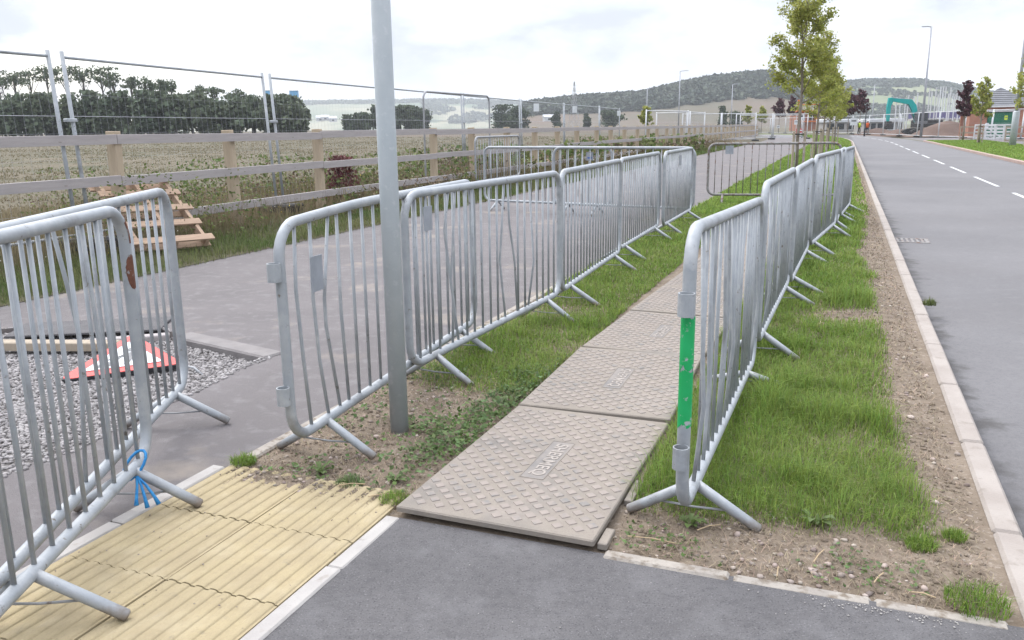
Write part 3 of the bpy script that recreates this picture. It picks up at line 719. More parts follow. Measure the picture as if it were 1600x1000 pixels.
hl = ['tall wire mesh panel at the left edge of the picture behind the wooden fence', 'tall wire mesh panel in front of the dark wood, between the two pairs of poles', 'tall wire mesh panel just left of the lamp column, behind the wooden fence',
      'wire mesh panel behind the round-cornered frame', 'wire mesh panel right of the round-cornered frame', 'wire mesh panel behind the footpath barriers, before the white tags', 'wire mesh panel below the distant pylon', 'last leaning wire mesh panel of the row towards the wooded hill']
for k in range(8):
    a = np.array(hp[k]); b = np.array(hp[k + 1]); u_ = (b - a) / np.linalg.norm(b - a)
    heras(hl[k], a + u_ * .05, b - u_ * .05, .18, -.045 if k < 3 else -.015, H=2.0)
heras('round-cornered steel mesh frame standing right of the lamp column', (-1.72, 17.2), (-.46, 18.3 + 2.0), .15, 0, True, clamp=False, H=1.98)
# jumble of panels farther along
rj = random.Random(11)
jl_ = [((9.6, 56), (11.2, 53)), ((11.2, 53.2), (13.0, 57)), ((12.5, 62), (15.5, 62.5)), ((15.5, 62.5), (18.3, 63.5)), ((18.0, 68), (21.2, 69)), ((21.2, 69), (24.4, 70)), ((20.5, 76), (23.8, 77)), ((23.8, 77), (27, 78.5)), ((10.4, 50), (11.0, 53.2)), ((7.3, 46), (10.4, 50))]
for k, (a, b) in enumerate(jl_):
    heras(f'wire mesh panel in the far cluster beyond the wooden fence, number {k + 1} from its near end' if False else ['pale mesh panel of the far cluster left of the wooded hill lamp', 'mesh panel with bright top edge in the far cluster', 'mesh panel in the middle of the far cluster', 'mesh panel right of the middle of the far cluster', 'mesh panel below the hill lamp in the far cluster', 'mesh panel towards the right of the far cluster', 'hindmost mesh panel of the far cluster', 'rightmost mesh panel of the far cluster', 'narrow angled mesh panel at the near end of the far cluster', 'mesh panel linking the long row to the far cluster'][k],
          a, b, .2, rj.uniform(-.03, .03), group='far cluster of mesh panels', clamp=False, fat=1.7)
# white tags wired to the long row
for k, (x, y, Y) in enumerate(((838, 168, 25.0), (898, 171, 30.0), (967, 177, 39.6))):
    p = at(x, y, Y); tag(MB().bbox((0, 0, 0), (.16, .012, .22), .004).obj('warning_tag', M['sign_white'], loc=p), ['small white tag on the mesh fence, leftmost of three', 'small white tag on the mesh fence, middle of three', 'small white tag on the mesh fence, rightmost of three'][k], 'tag', 'white tags on the mesh fence')

# ------------------------------------------------------------------ pallet leaning on the bank
pal = thing('wooden_pallet', 'pale wooden pallet propped on the grass bank against the fence', 'pallet', tuple(at(272, 386, 9.35)))
def pal_part(name, c, d): return MB().bbox((0, 0, 0), d, .003).obj(name, M['wood_pallet'], pal, loc=c)
for k, y in enumerate((.05, .33, .60, .88, 1.13)): pal_part('deck_board', (random.uniform(-.01, .01), y, .075), (.98 - .02 * (k % 2), .095, .02))
for x in (-.40, 0.02, .40): pal_part('bearer', (x, .59, .02), (.045, 1.18, .088))
for y in (.06, .6, 1.12): pal_part('under_board', (0, y, -.035), (.96, .095, .018))
pal.rotation_euler = (math.radians(36), math.radians(2), math.radians(50))

# ------------------------------------------------------------------ fallen warning sign in the gravel
sg = thing('road_sign', 'red bordered white triangular roadworks sign lying face up in the gravel', 'road sign', (-2.42, 5.02, .03))
def tri(r, z, t=0): return [(r * math.cos(a), r * math.sin(a), z) for a in (math.radians(90), math.radians(210), math.radians(330))]
def rtri(r, z, k=.12, m=4):
    v = tri(r, z); out = []
    for i in range(3):
        p, a, b = Vector(v[i]), Vector(v[i - 1]), Vector(v[(i + 1) % 3])
        A = p.lerp(a, k); B = p.lerp(b, k)
        for j in range(m + 1):
            t = j / m; out.append((A.lerp(p, t)).lerp(p.lerp(B, t), t))
    return out
def slab(name, pts, t, mt, par):
    n = len(pts); v = [tuple(p) for p in pts] + [(p[0], p[1], p[2] - t) for p in pts]
    f = [tuple(range(n)), tuple(range(2 * n - 1, n - 1, -1))] + [(i, i + n, (i + 1) % n + n, (i + 1) % n) for i in range(n)]
    return MB().add(v, f).obj(name, M[mt], par)
slab('back_plate', rtri(.452, .0), .03, 'sign_black', sg)
slab('red_border', rtri(.440, .004), .003, 'red', sg)
fc = slab('white_face', rtri(.285, .0085, .06), .003, 'sign_white', sg)
def flat(pts, name='symbol'): return slab(name, [(x, y, .0115) for x, y in pts], .002, 'sign_grey', fc)
flat([(-.18, -.115), (-.03, -.115), (-.06, -.07), (-.1, -.045), (-.14, -.06)], 'symbol_heap')
flat([(.0, -.115), (.03, -.115), (.05, -.03), (.085, -.115), (.12, -.115), (.08, .03), (.06, .085), (.0, .07), (-.05, .02), (-.07, -.03), (-.05, -.04), (-.02, .01), (.02, .02)], 'symbol_worker')
flat([(.03 + .033 * math.cos(a), .125 + .033 * math.sin(a)) for a in np.linspace(0, 5.8, 12)], 'symbol_head')
flat([(-.10, -.02), (-.005, .03), (-.012, .042), (-.11, -.005)], 'symbol_shovel')
MB().tube([(.37, -.2, -.02), (.44, -.24, -.03), (.50, -.34, -.055)], .009, 8).obj('stand_leg', M['galv_dull'], sg, True)
MB().bbox((0, -.28, -.075), (.62, .03, .04), .004).obj('stand_bar', M['sign_black'], sg)
sg.scale = (.93, .93, .93); sg.rotation_euler = (math.radians(9), math.radians(-3), math.radians(17))
# timber, slab edge and black mat at the far side of the hole
p = (-3.12, 5.42); o = tag(MB().bbox((0, 0, 0), (.95, .1, .055), .006).obj('timber_plank', M['wood_new'], loc=(p[0], p[1], .02)), 'pale sawn timber plank lying at the back of the gravel patch', 'plank'); o.rotation_euler = (0, .01, -.03)
o = tag(MB().bbox((0, 0, 0), (.5, .08, .04), .006).obj('timber_plank', M['wood_rail'], loc=(-2.68, 5.68, -.01)), 'brownish timber lying behind the fallen sign', 'plank'); o.rotation_euler = (0, 0, .32)
o = tag(MB().bbox((0, 0, 0), (1.05, .40, .014), .005).obj('tarmac_slab', M['access'], loc=(-3.1, 5.98, .012)), 'broken dark tarmac slab lying behind the timber plank', 'slab'); o.rotation_euler = (.02, 0, .16)
o = tag(MB().bbox((0, 0, 0), (.16, .14, .08), .02).obj('rubber_block', M['rubber'], loc=(-3.78, 5.75, .0)), 'black rubber block at the left end of the gravel patch', 'block'); o.rotation_euler = (0, 0, .3)
o = tag(MB().bbox((0, 0, 0), (1.0, .16, .10), .012).obj('concrete_edging', M['edging_grey'], loc=(-1.93, 5.43, -.035)), 'loose concrete edging slab at the cut edge behind the gravel', 'edging slab'); o.rotation_euler = (0, 0, math.atan2(5.17 - 5.71, -1.55 + 2.31))

# ------------------------------------------------------------------ small plants and stones
def blades(name, base, h, wd, lean, mt, curl=.35, kind='stuff'):
    """one tapered, bent blade per row of base (N,3)"""
    N_ = len(base); a = rng.uniform(0, 2 * PI, N_); d = np.stack([np.cos(a), np.sin(a), 0 * a], 1); sdv = np.stack([-np.sin(a), np.cos(a), 0 * a], 1)
    l1 = (lean * h)[:, None] * d; up = np.array([0, 0, 1.])
    w_ = wd[:, None] * sdv / 2
    mid = base + up * (h * .58)[:, None] + l1 * .35; tip = base + up * (h * (1 - lean * curl))[:, None] + l1
    V = np.stack([base - w_, base + w_, mid - w_ * .75, mid + w_ * .75, tip], 1).reshape(-1, 3)
    i = np.arange(N_)[:, None] * 5
    q = i + np.array([[0, 1, 3, 2]]); t = i + np.array([[2, 3, 4]])
    return npmesh(name, V, q, t, mt)
def leaves(name, c, size, mt, flat_=.0, elong=1.5):
    """diamond leaf quads at c with random tilt"""
    N_ = len(c); u_ = rng.normal(size=(N_, 3)); u_[:, 2] *= (1 - flat_); u_ /= np.linalg.norm(u_, axis=1)[:, None]
    v_ = np.cross(u_, rng.normal(size=(N_, 3)) * np.array([1 - flat_, 1 - flat_, 1]) + [0, 0, flat_ * 3]); v_ /= np.linalg.norm(v_, axis=1)[:, None] + 1e-9
    s_ = np.broadcast_to(np.asarray(size), (N_,))[:, None]
    w3 = np.cross(u_, v_) * .12
    V = np.stack([c - u_ * s_ * elong / 2, c + v_ * s_ / 2 + w3 * s_, c + u_ * s_ * elong / 2, c - v_ * s_ / 2 + w3 * s_], 1).reshape(-1, 3)
    i = np.arange(N_)[:, None] * 4
    return npmesh(name, V, i + np.array([[0, 1, 2, 3]]), None, mt)
_ico = bmesh.new(); bmesh.ops.create_icosphere(_ico, subdivisions=1, radius=1); _ico.verts.ensure_lookup_table()
ICO_V = np.array([v.co[:] for v in _ico.verts]); ICO_F = np.array([[v.index for v in f.verts] for f in _ico.faces]); _ico.free()
_ico = bmesh.new(); bmesh.ops.create_icosphere(_ico, subdivisions=2, radius=1); ICO2_V = np.array([v.co[:] for v in _ico.verts]); ICO2_F = np.array([[v.index for v in f.verts] for f in _ico.faces]); _ico.free()
def rocks(name, c, size, mt, squash=.6, V0=ICO_V, F0=ICO_F, rough=.28, sm=False):
    N_ = len(c); s_ = np.asarray(size)[:, None, None]
    V = V0[None] * (1 + rng.uniform(-rough, rough, (N_, len(V0), 1))) * np.stack([rng.uniform(.7, 1.2, N_), rng.uniform(.7, 1.2, N_), squash * rng.uniform(.7, 1.2, N_)], 1)[:, None]
    a = rng.uniform(0, 6.28, N_); ca, sa = np.cos(a)[:, None], np.sin(a)[:, None]
    X = V[..., 0] * ca - V[..., 1] * sa; Y = V[..., 0] * sa + V[..., 1] * ca
    V = np.stack([X, Y, V[..., 2]], -1) * s_ + c[:, None]
    F = (np.arange(N_)[:, None, None] * len(V0) + F0[None]).reshape(-1, 3)
    return npmesh(name, V.reshape(-1, 3), None, F, mt, sm)
def stuff(name, me, label=None, cat=None):
    o = link(name, me, kind='stuff')
    if label: tag(o, label, cat)
    return o
def ns2xyz(n, s, z): 
    far_ = s > 70
    x = n * ND[0] + s * SD[0]; y = n * ND[1] + s * SD[1]
    for i in np.nonzero(far_)[0]: x[i], y[i] = P(n[i], s[i])[:2]
    return np.stack([x, y, z], 1)
def sample(n0, n1, s0, s1, count, power=1.0):
    """more points near the camera (density falling with distance)"""
    t = rng.random(count); s = s0 * (s1 / s0) ** t if power == 1 else s0 + (s1 - s0) * t
    return rng.uniform(n0, n1, count), s
def on_cover(n, s): return (n > -1.49) & (n < -.66) & (s < 13.7)
# grass of the verge
def grass_amount(n, s):
    g = np.ones_like(n)
    g *= smooth(.34, .18, n + .22 * (fbm(n * 2, s, .7) - .5) - .12 * smooth(4.3, 2.9, s))               # bare strip along the kerb
    edge = 2.70 + .22 * (fbm(n, s * 0 + 5, .35) - .5) + .10
    g *= smooth(edge, edge + .22, s)                                                                        # bare front edge
    left = n < -1.2
    gl = smooth(3.85, 4.3, s + .5 * (fbm(n, s, .4) - .5)) * smooth(-2.36, -2.08, n + .3 * (fbm(n + 9, s, .5) - .5) + .35 * smooth(6, 9, s))
    g = np.where(left, gl, g)
    holes = smooth(.68, .55, fbm(n + 20, s, .38)); g *= .6 + .4 * holes
    patch = np.exp(-(((n - .12) / .24) ** 2 + ((s - 6.6) / .28) ** 2)); g *= 1 - .95 * np.clip(patch * 1.5, 0, 1)
    patch = np.exp(-(((n + 1.95) / .2) ** 2 + ((s - 6.1) / .35) ** 2)); g *= 1 - .6 * patch
    return g
n, s = sample(PR, .5, 2.6, 40, 560000)
keep = (~on_cover(n, s)) & (rng.random(len(n)) < grass_amount(n, s)); n, s = n[keep], s[keep]
g = grass_amount(n, s); k = np.clip(s / 4, .8, 12)
h = (.022 + .085 * rng.random(len(n)) ** 1.9) * (.55 + .65 * fbm(n, s, .5)) * (.55 + .45 * g) * np.where(n > -1, 1.25, 1.0)
tuft = smooth(.62, .75, fbm(n + 50, s + 7, .3)); h *= 1 + .9 * tuft
base = ns2xyz(n, s, soil_at(n, s) - .004)
stuff('verge_grass', blades('verge_grass', base, h, .0029 * k * rng.uniform(.8, 1.3, len(n)), rng.uniform(.2, 1.1, len(n)), M['grass']), 'short bright green grass of the verge either side of the trench covers', 'grass')
# dry grass litter and thin straw
n, s = sample(PR, .54, 2.53, 30, 90000); kp = ~on_cover(n, s); n, s = n[kp], s[kp]
base = ns2xyz(n, s, soil_at(n, s) + .001)
stuff('dry_litter', blades('dry_litter', base, rng.uniform(.010, .026, len(n)), .0026 * np.clip(s / 4, .8, 6), rng.uniform(1.2, 3.0, len(n)), M['litter'], curl=.32), 'dry dead grass scattered over the bare soil', 'dead grass')
for k, (n_, s_, L, a) in enumerate([(-.52, 2.62, .17, -.35), (-.35, 2.78, .10, .4), (-1.58, 2.62, .12, .2), (-.1, 2.55, .06, 1.2), (.2, 2.62, .08, .8), (.32, 2.56, .07, -.5), (-1.75, 2.66, .11, .1), (.02, 2.7, .1, .9)]):
    p = P(n_, s_); d = Vector((math.cos(a), math.sin(a), 0)) * L / 2; c_ = Vector((p[0], p[1], .016))
    tag(MB().tube([c_ - d, c_ + Vector((0, 0, .006)), c_ + d], .0022, 5).obj('straw_stalk', M['straw']), ['long yellow straw in front of the green-painted barrier foot', 'short pale straw right of the green-painted barrier foot', 'pale twig beside the left front corner of the walkway', 'tiny straw upright at the front edging', 'pale straw on the soil near the front edging', 'tiny pale straw close to the kerb corner', 'pale stick between the tactile tiles and the walkway', 'thin straw on the soil before the grass'][k], 'straw', 'loose straws on the soil')
# crumbs and clods of soil
n, s = sample(PR + .03, .57, 2.52, 16, 15000); kp = (~on_cover(n, s)) & (rng.random(len(n)) < (1 - .8 * grass_amount(n, s)) * (.3 + .7 * smooth(.4, .65, fbm(n + 4, s, .4)))); n, s = n[kp], s[kp]
sz = .003 + .012 * rng.random(len(n)) ** 3
stuff('soil_clods', rocks('soil_clods', ns2xyz(n, s, soil_at(n, s) + sz * .1), sz, M['soil'], .6), 'crumbs and clods of brown soil on the bare verge', 'soil')
# stones in the soil
n, s = sample(PR + .03, .56, 2.53, 22, 46000); bare = 1 - grass_amount(n, s); kp = (~on_cover(n, s)) & (rng.random(len(n)) < bare * (.25 + .75 * smooth(.45, .65, fbm(n, s, .5)))); n, s = n[kp], s[kp]
sz = .0016 + .013 * rng.random(len(n)) ** 7 + .0012 * np.clip(s / 5, 0, 3)
stuff('soil_pebbles', rocks('soil_pebbles', ns2xyz(n, s, soil_at(n, s) + sz * .2), sz, M['pebble']), 'small pebbles lying in the bare soil of the verge', 'pebbles')
# single larger stones
for k, (n_, s_, r_) in enumerate([(.05, 2.66, .022), (.22, 2.72, .017), (.33, 2.62, .02), (-1.95, 3.2, .022), (-1.78, 3.28, .018), (-1.86, 3.05, .016), (.42, 3.3, .022), (.45, 3.75, .02), (.40, 4.3, .024)]):
    p = P(n_, s_); o = stuff('stone', rocks('stone', np.array([[p[0], p[1], float(soil_at(n_, s_)) + r_ * .25]]), [r_ * .72], M['pebble'], .55, V0=ICO2_V, F0=ICO2_F, rough=.10, sm=True))
    del o['kind']; tag(o, ['grey stone near the front edging', 'flat stone on bare soil before the grass', 'reddish stone close to the kerb corner', 'pale stone below the lamp column, left one', 'pale stone below the lamp column, right one', 'small pale stone nearest the tactile tiles', 'pinkish stone beside the kerb, nearest of three', 'pinkish stone beside the kerb, middle of three', 'greyish stone beside the kerb, farthest of three'][k], 'stone', 'larger stones in the soil')
# grit on the tarmac
gx = np.concatenate([rng.uniform(-1.4, .6, 110)]); gs = rng.uniform(.9, 2.46, 110); sz = .0008 + .0022 * rng.random(110) ** 3
n3 = rng.normal(.16, .13, 120); s3 = 2.465 - np.abs(rng.normal(0, .03, 120)); n3 = np.clip(n3, -1.3, .55)
gx = np.concatenate([gx, n3]); gs = np.concatenate([gs, s3]); sz = np.concatenate([sz, rng.uniform(.001, .0035, 120)])
stuff('tarmac_grit', rocks('tarmac_grit', ns2xyz(gx, gs, .002 + 0 * gx), sz, M['edging']), 'white grit scattered on the dark tarmac in the foreground', 'grit')
gx = rng.uniform(-2.36, -1.5, 90); gs = rng.uniform(1.0, 2.6, 90)
stuff('tile_debris', rocks('tile_debris', ns2xyz(gx, gs, .009 + 0 * gx), rng.uniform(.0015, .0045, 90), M['bark']), 'dark crumbs of soil on the buff tactile tiles', 'debris')
# soil spilled over the far end of the tiles
gx = rng.uniform(-2.36, -1.48, 900); gs = 2.67 - np.abs(rng.normal(0, .035, 900)); gs -= .05 * smooth(-2.2, -1.5, gx) * rng.random(900)
stuff('spilled_soil', rocks('spilled_soil', ns2xyz(gx, gs, .005 + 0 * gx), rng.uniform(.002, .006, 900), M['soil'], .3), 'soil spilled over the far edge of the tactile tiles', 'soil')
# gravel of the dug-out patch
def inside(px, py, poly):
    r = np.zeros(len(px), bool); j = len(poly) - 1
    for i in range(len(poly)):
        xi, yi = poly[i]; xj, yj = poly[j]
        r ^= ((yi > py) != (yj > py)) & (px < (xj - xi) * (py - yi) / (yj - yi + 1e-12) + xi); j = i
    return r
gx, gy = rng.uniform(-4.5, -1.5, 62000), rng.uniform(2.3, 6.3, 62000)
big = [((p[0] - c0[0]) * 1.03 + c0[0] + .02, (p[1] - c0[1]) * 1.03 + c0[1] - .03) for p in hole]
kp = inside(gx, gy, big); gx, gy = gx[kp], gy[kp]
front = np.clip(-.9 * (gx + 1.7) * 0 + smooth(4.6, 3.2, gy), 0, 1)
gz = np.where(inside(gx, gy, hole), -.045 + .045 * front * 1.0 + .02 * fbm(gx, gy, .4), .002)
stuff('gravel', rocks('gravel', np.stack([gx, gy, gz], 1), .005 + .010 * rng.random(len(gx)) ** 2, M['gravel'], .75), 'loose grey gravel filling the dug-out patch of footpath', 'gravel')
# weeds and clover round the lamp column foot
n, s = rng.uniform(-2.3, -1.47, 17000), 2.62 + 2.3 * rng.random(17000) ** .9
am = (.10 + .90 * smooth(.40, .62, fbm(n + 3, s + 5, .24))) * (.22 + .78 * smooth(-2.2, -1.65, n + .25 * (fbm(n, s + 9, .3) - .5))) * smooth(4.9, 4.2, s) * .8; kp = rng.random(17000) < am; n, s = n[kp], s[kp]
stuff('ground_weeds', leaves('ground_weeds', ns2xyz(n, s, soil_at(n, s) + rng.uniform(.004, .045, len(n))), rng.uniform(.008, .022, len(n)), M['weed'], .45, 1.4), 'low leafy weeds and clover round the foot of the lamp column', 'weeds')
n, s = rng.uniform(-.64, .5, 5000), 2.55 + 1.0 * rng.random(5000)
kp = rng.random(5000) < smooth(.52, .64, fbm(n + 13, s + 22, .22)) * .6; n, s = n[kp], s[kp]
stuff('ground_weeds', leaves('ground_weeds', ns2xyz(n, s, soil_at(n, s) + rng.uniform(.003, .03, len(n))), rng.uniform(.007, .016, len(n)), M['weed'], .55, 1.3), 'low weeds in front of the grass by the green-painted barrier', 'weeds')
n, s = sample(PR, .35, 2.75, 14, 26000); kp = (~on_cover(n, s)) & (rng.random(len(n)) < grass_amount(n, s)); n, s = n[kp], s[kp]
stuff('grass_straw', blades('grass_straw', ns2xyz(n, s, soil_at(n, s)), rng.uniform(.025, .075, len(n)), .0024 * np.clip(s / 4, .8, 5), rng.uniform(.4, 1.5, len(n)), M['litter']), 'dead straw-coloured blades among the verge grass', 'dead grass')
def rosette(n_, s_, R_, label):
    p = P(n_, s_); t = thing('broadleaf_weed', label, 'weed', (p[0], p[1], float(soil_at(n_, s_))), 0, 'broad-leaved weeds in the verge')
    for k in range(11):
        a = k * 2.4 + random.uniform(-.3, .3); L = R_ * random.uniform(.6, 1.1); wd = L * .2; up_ = random.uniform(.35, .8) * L
        d = Vector((math.cos(a), math.sin(a), 0)); sd = Vector((-d.y, d.x, 0)); pts = []
        for f, wf, zf_ in ((.05, .25, .02), (.4, .9, .75), (.75, 1.0, 1.0), (1.0, .12, .8)):
            c_ = d * L * f + Vector((0, 0, up_ * zf_)); pts += [c_ - sd * wd * wf, c_ + Vector((0, 0, -wd * .35)), c_ + sd * wd * wf]
        MB().add(pts, [(3 * i + j, 3 * i + j + 1, 3 * i + j + 4, 3 * i + j + 3) for i in range(3) for j in range(2)]).obj('leaf', M['weed'], t, True)
rosette(.0, 2.94, .065, 'broad-leaved weed at the front edge of the grass right of the green-painted barrier')
rosette(-.42, 2.80, .06, 'small broad-leaved weed under the green-painted barrier foot')
rosette(-1.62, 2.78, .06, 'small broad-leaved weed left of the front trench cover')
rosette(-1.95, 2.74, .055, 'small broad-leaved weed behind the tactile tiles')
# single tufts at the edges
def tuft(n_, s_, R_, H_, cnt, label, mt='grass'):
    a = rng.uniform(0, 6.28, cnt); r_ = R_ * np.sqrt(rng.random(cnt)); p = P(n_, s_)
    c_ = np.stack([r_ * np.cos(a), r_ * np.sin(a), 0 * a], 1)
    me_ = blades('tuft', c_, H_ * rng.uniform(.4, 1, cnt) * (1.1 - r_ / R_ * .5), .0024 * rng.uniform(.8, 1.3, cnt) * max(1, s_ / 4), rng.uniform(.2, 1.0, cnt), M[mt])
    o = link('grass_tuft', me_, loc=(p[0], p[1], .0)); tag(o, label, 'grass tuft', 'single grass tufts'); o['kind'] = 'stuff'
tuft(.34, 2.90, .05, .075, 420, 'small grass tuft on bare soil, left of a pair near the kerb corner')
tuft(.455, 3.02, .04, .06, 300, 'smaller grass tuft on bare soil, right of a pair near the kerb corner')
tuft(.47, 2.58, .09, .10, 380, 'grass tuft against the kerb in the bottom right corner')
tuft(-2.33, 2.72, .055, .075, 420, 'grass tuft at the far left corner of the tactile tiles')
tuft(-1.53, 2.62, .06, .06, 350, 'grass tuft at the left front corner of the walkway')
tuft(-1.78, 2.70, .06, .05, 300, 'weedy tuft behind the tactile tiles', 'weed')
tuft(.72, 7.2, .05, .09, 160, 'small weed growing in the gutter beside the kerb', 'grass_mid')
# bank along the footpath: green grass, then rough weeds under and behind the fence
n, s = sample(-8.0, -6.40, 2.0, 60, 110000); gr = smooth(-7.55, -6.9, n + .5 * (fbm(n, s, 1.2) - .5)) * smooth(-6.36, -6.62, n + .25 * (fbm(n, s, .5) - .5)); kp = rng.random(len(n)) < .22 + .78 * gr; n, s = n[kp], s[kp]
kk = np.clip(s / 8, .8, 6)
stuff('bank_grass', blades('bank_grass', ns2xyz(n, s, field_z(n, s) - .01), (.05 + .13 * rng.random(len(n)) ** 1.5) * (.6 + .7 * fbm(n, s, .8)), .005 * kk, rng.uniform(.2, .9, len(n)), M['grass_mid']), 'green grass and weeds on the bank between footpath and wooden fence', 'grass')
n, s = sample(-13, -7.1, 3.0, 60, 100000); kk = np.clip(s / 8, .8, 6)
hh = (.12 + .55 * rng.random(len(n)) ** 1.6) * (.25 + 1.25 * fbm(n, s, 1.3)) * smooth(-13.5, -9, n)
stuff('rough_weeds', blades('rough_weeds', ns2xyz(n, s, field_z(n, s) - .01), np.maximum(hh, .04), .0055 * kk, rng.uniform(.1, .8, len(n)), M['grass_dry']), 'tall dry weeds along the wooden fence', 'dry weeds')
n, s = sample(-11, -7.0, 3.0, 50, 34000); am = smooth(.42, .58, fbm(n + 7, s + 31, 1.4)); kp = rng.random(len(n)) < am; n, s = n[kp], s[kp]; kk = np.clip(s / 8, .8, 5)
z = field_z(n, s) + rng.uniform(.05, .7, len(n)) * (.3 + 1.1 * fbm(n, s, 1.3))
stuff('seed_heads', leaves('seed_heads', ns2xyz(n, s, z), .018 * kk * rng.uniform(.6, 1.4, len(n)), M['dock'], 0, 1.6), 'brown seed heads among the weeds by the fence', 'seed heads')
n, s = sample(-10.5, -7.0, 3.5, 50, 34000); am = smooth(.46, .6, fbm(n + 70, s + 3, 1.1)); kp = rng.random(len(n)) < am; n, s = n[kp], s[kp]; kk = np.clip(s / 8, .8, 5)
z = field_z(n, s) + rng.uniform(.02, .62, len(n)) * (.25 + 1.1 * smooth(.45, .7, fbm(n + 70, s + 3, 1.1)))
stuff('weed_leaves', leaves('weed_leaves', ns2xyz(n, s, z), .026 * kk * rng.uniform(.6, 1.4, len(n)), M['grass_mid'], .2, 1.8), 'green leafy weeds under the wooden fence', 'weeds')
for nm, mt, cnt, lab in (('yellow_flowers', 'yellow_flower', 260, 'tiny yellow flowers among the weeds by the fence'), ('white_flowers', 'white_flower', 420, 'tiny pale flowers among the weeds by the fence')):
    n, s = sample(-9.5, -6.9, 5, 40, cnt); stuff(nm, leaves(nm, ns2xyz(n, s, field_z(n, s) + rng.uniform(.12, .42, cnt)), .014 * np.clip(s / 8, .8, 4), M[mt], .3, 1.0), lab, 'flowers')
# open field: pale tussocks farther out
n, s = rng.uniform(-90, -11, 90000), 0; dist = 10 * (14 ** rng.random(90000)); az = rng.uniform(-.62, .30, 90000)
x, y = dist * np.sin(az), dist * np.cos(az); n = x * ND[0] + y * ND[1]; s = x * SD[0] + y * SD[1]; kp = (n < -9.5) & (s < 105) & (s > -10); n, s, x, y, dist = n[kp], s[kp], x[kp], y[kp], dist[kp]
hh = (.04 + .09 * rng.random(len(n))) * (.4 + 1.0 * fbm(x, y, 6.0))
stuff('field_grass', blades('field_grass', np.stack([x, y, field_z(n, s) - .02], 1), hh, .0011 * dist, rng.uniform(.8, 2.0, len(n)), M['field_blade']), 'dry straw-coloured grass covering the open field', 'dry grass')
# far verges: mown grass behind the walkway and across the road
n, s = rng.uniform(PR + .1, .45, 40000), 14 * (8.5 ** rng.random(40000)); keep = (s < 118)
n, s = n[keep], s[keep]
stuff('far_verge_grass', blades('far_verge_grass', ns2xyz(n, s, -.005 + 0 * n), rng.uniform(.03, .08, len(n)), .0016 * s, rng.uniform(.2, .8, len(n)), M['grass']), 'mown green grass under the row of young trees', 'grass')
n, s = rng.uniform(6.25, 10.3, 26000), rng.uniform(24, 76, 26000)
stuff('opposite_verge_grass', blades('opposite_verge_grass', ns2xyz(n, s, -.01 + 0 * n), rng.uniform(.03, .07, len(n)), .0014 * s, rng.uniform(.2, .8, len(n)), M['grass']), 'mown green grass across the road', 'grass')

# ------------------------------------------------------------------ shrubs and trees
def copper(x, y, z, R_, H_, label):
    t = thing('copper_shrub', label, 'shrub', (x, y, z))
    cnt = 900; a = rng.uniform(0, 6.28, cnt); r_ = R_ * rng.random(cnt) ** .6; zz = rng.random(cnt) ** .8 * H_
    r_ *= 1 - .55 * zz / H_
    leaf = leaves('leaves', np.stack([r_ * np.cos(a), r_ * np.sin(a), zz + .02], 1), rng.uniform(.03, .055, cnt), M['red_shrub'], 0, 1.4); link('foliage', leaf, t, kind='stuff')
    st = MB()
    for k in range(7):
        aa = k * .9; st.tube([(0, 0, 0), (.3 * R_ * math.cos(aa), .3 * R_ * math.sin(aa), H_ * .5), (.7 * R_ * math.cos(aa), .7 * R_ * math.sin(aa), H_ * .9)], [.012, .008, .004], 5)
    link('stems', st.mesh('stems', M['bark'], True), t)
p = at(535, 300, 14.4); copper(p[0], p[1], .2, .42, .75, 'dark copper-leaved shrub behind the wooden fence left of the lamp column')

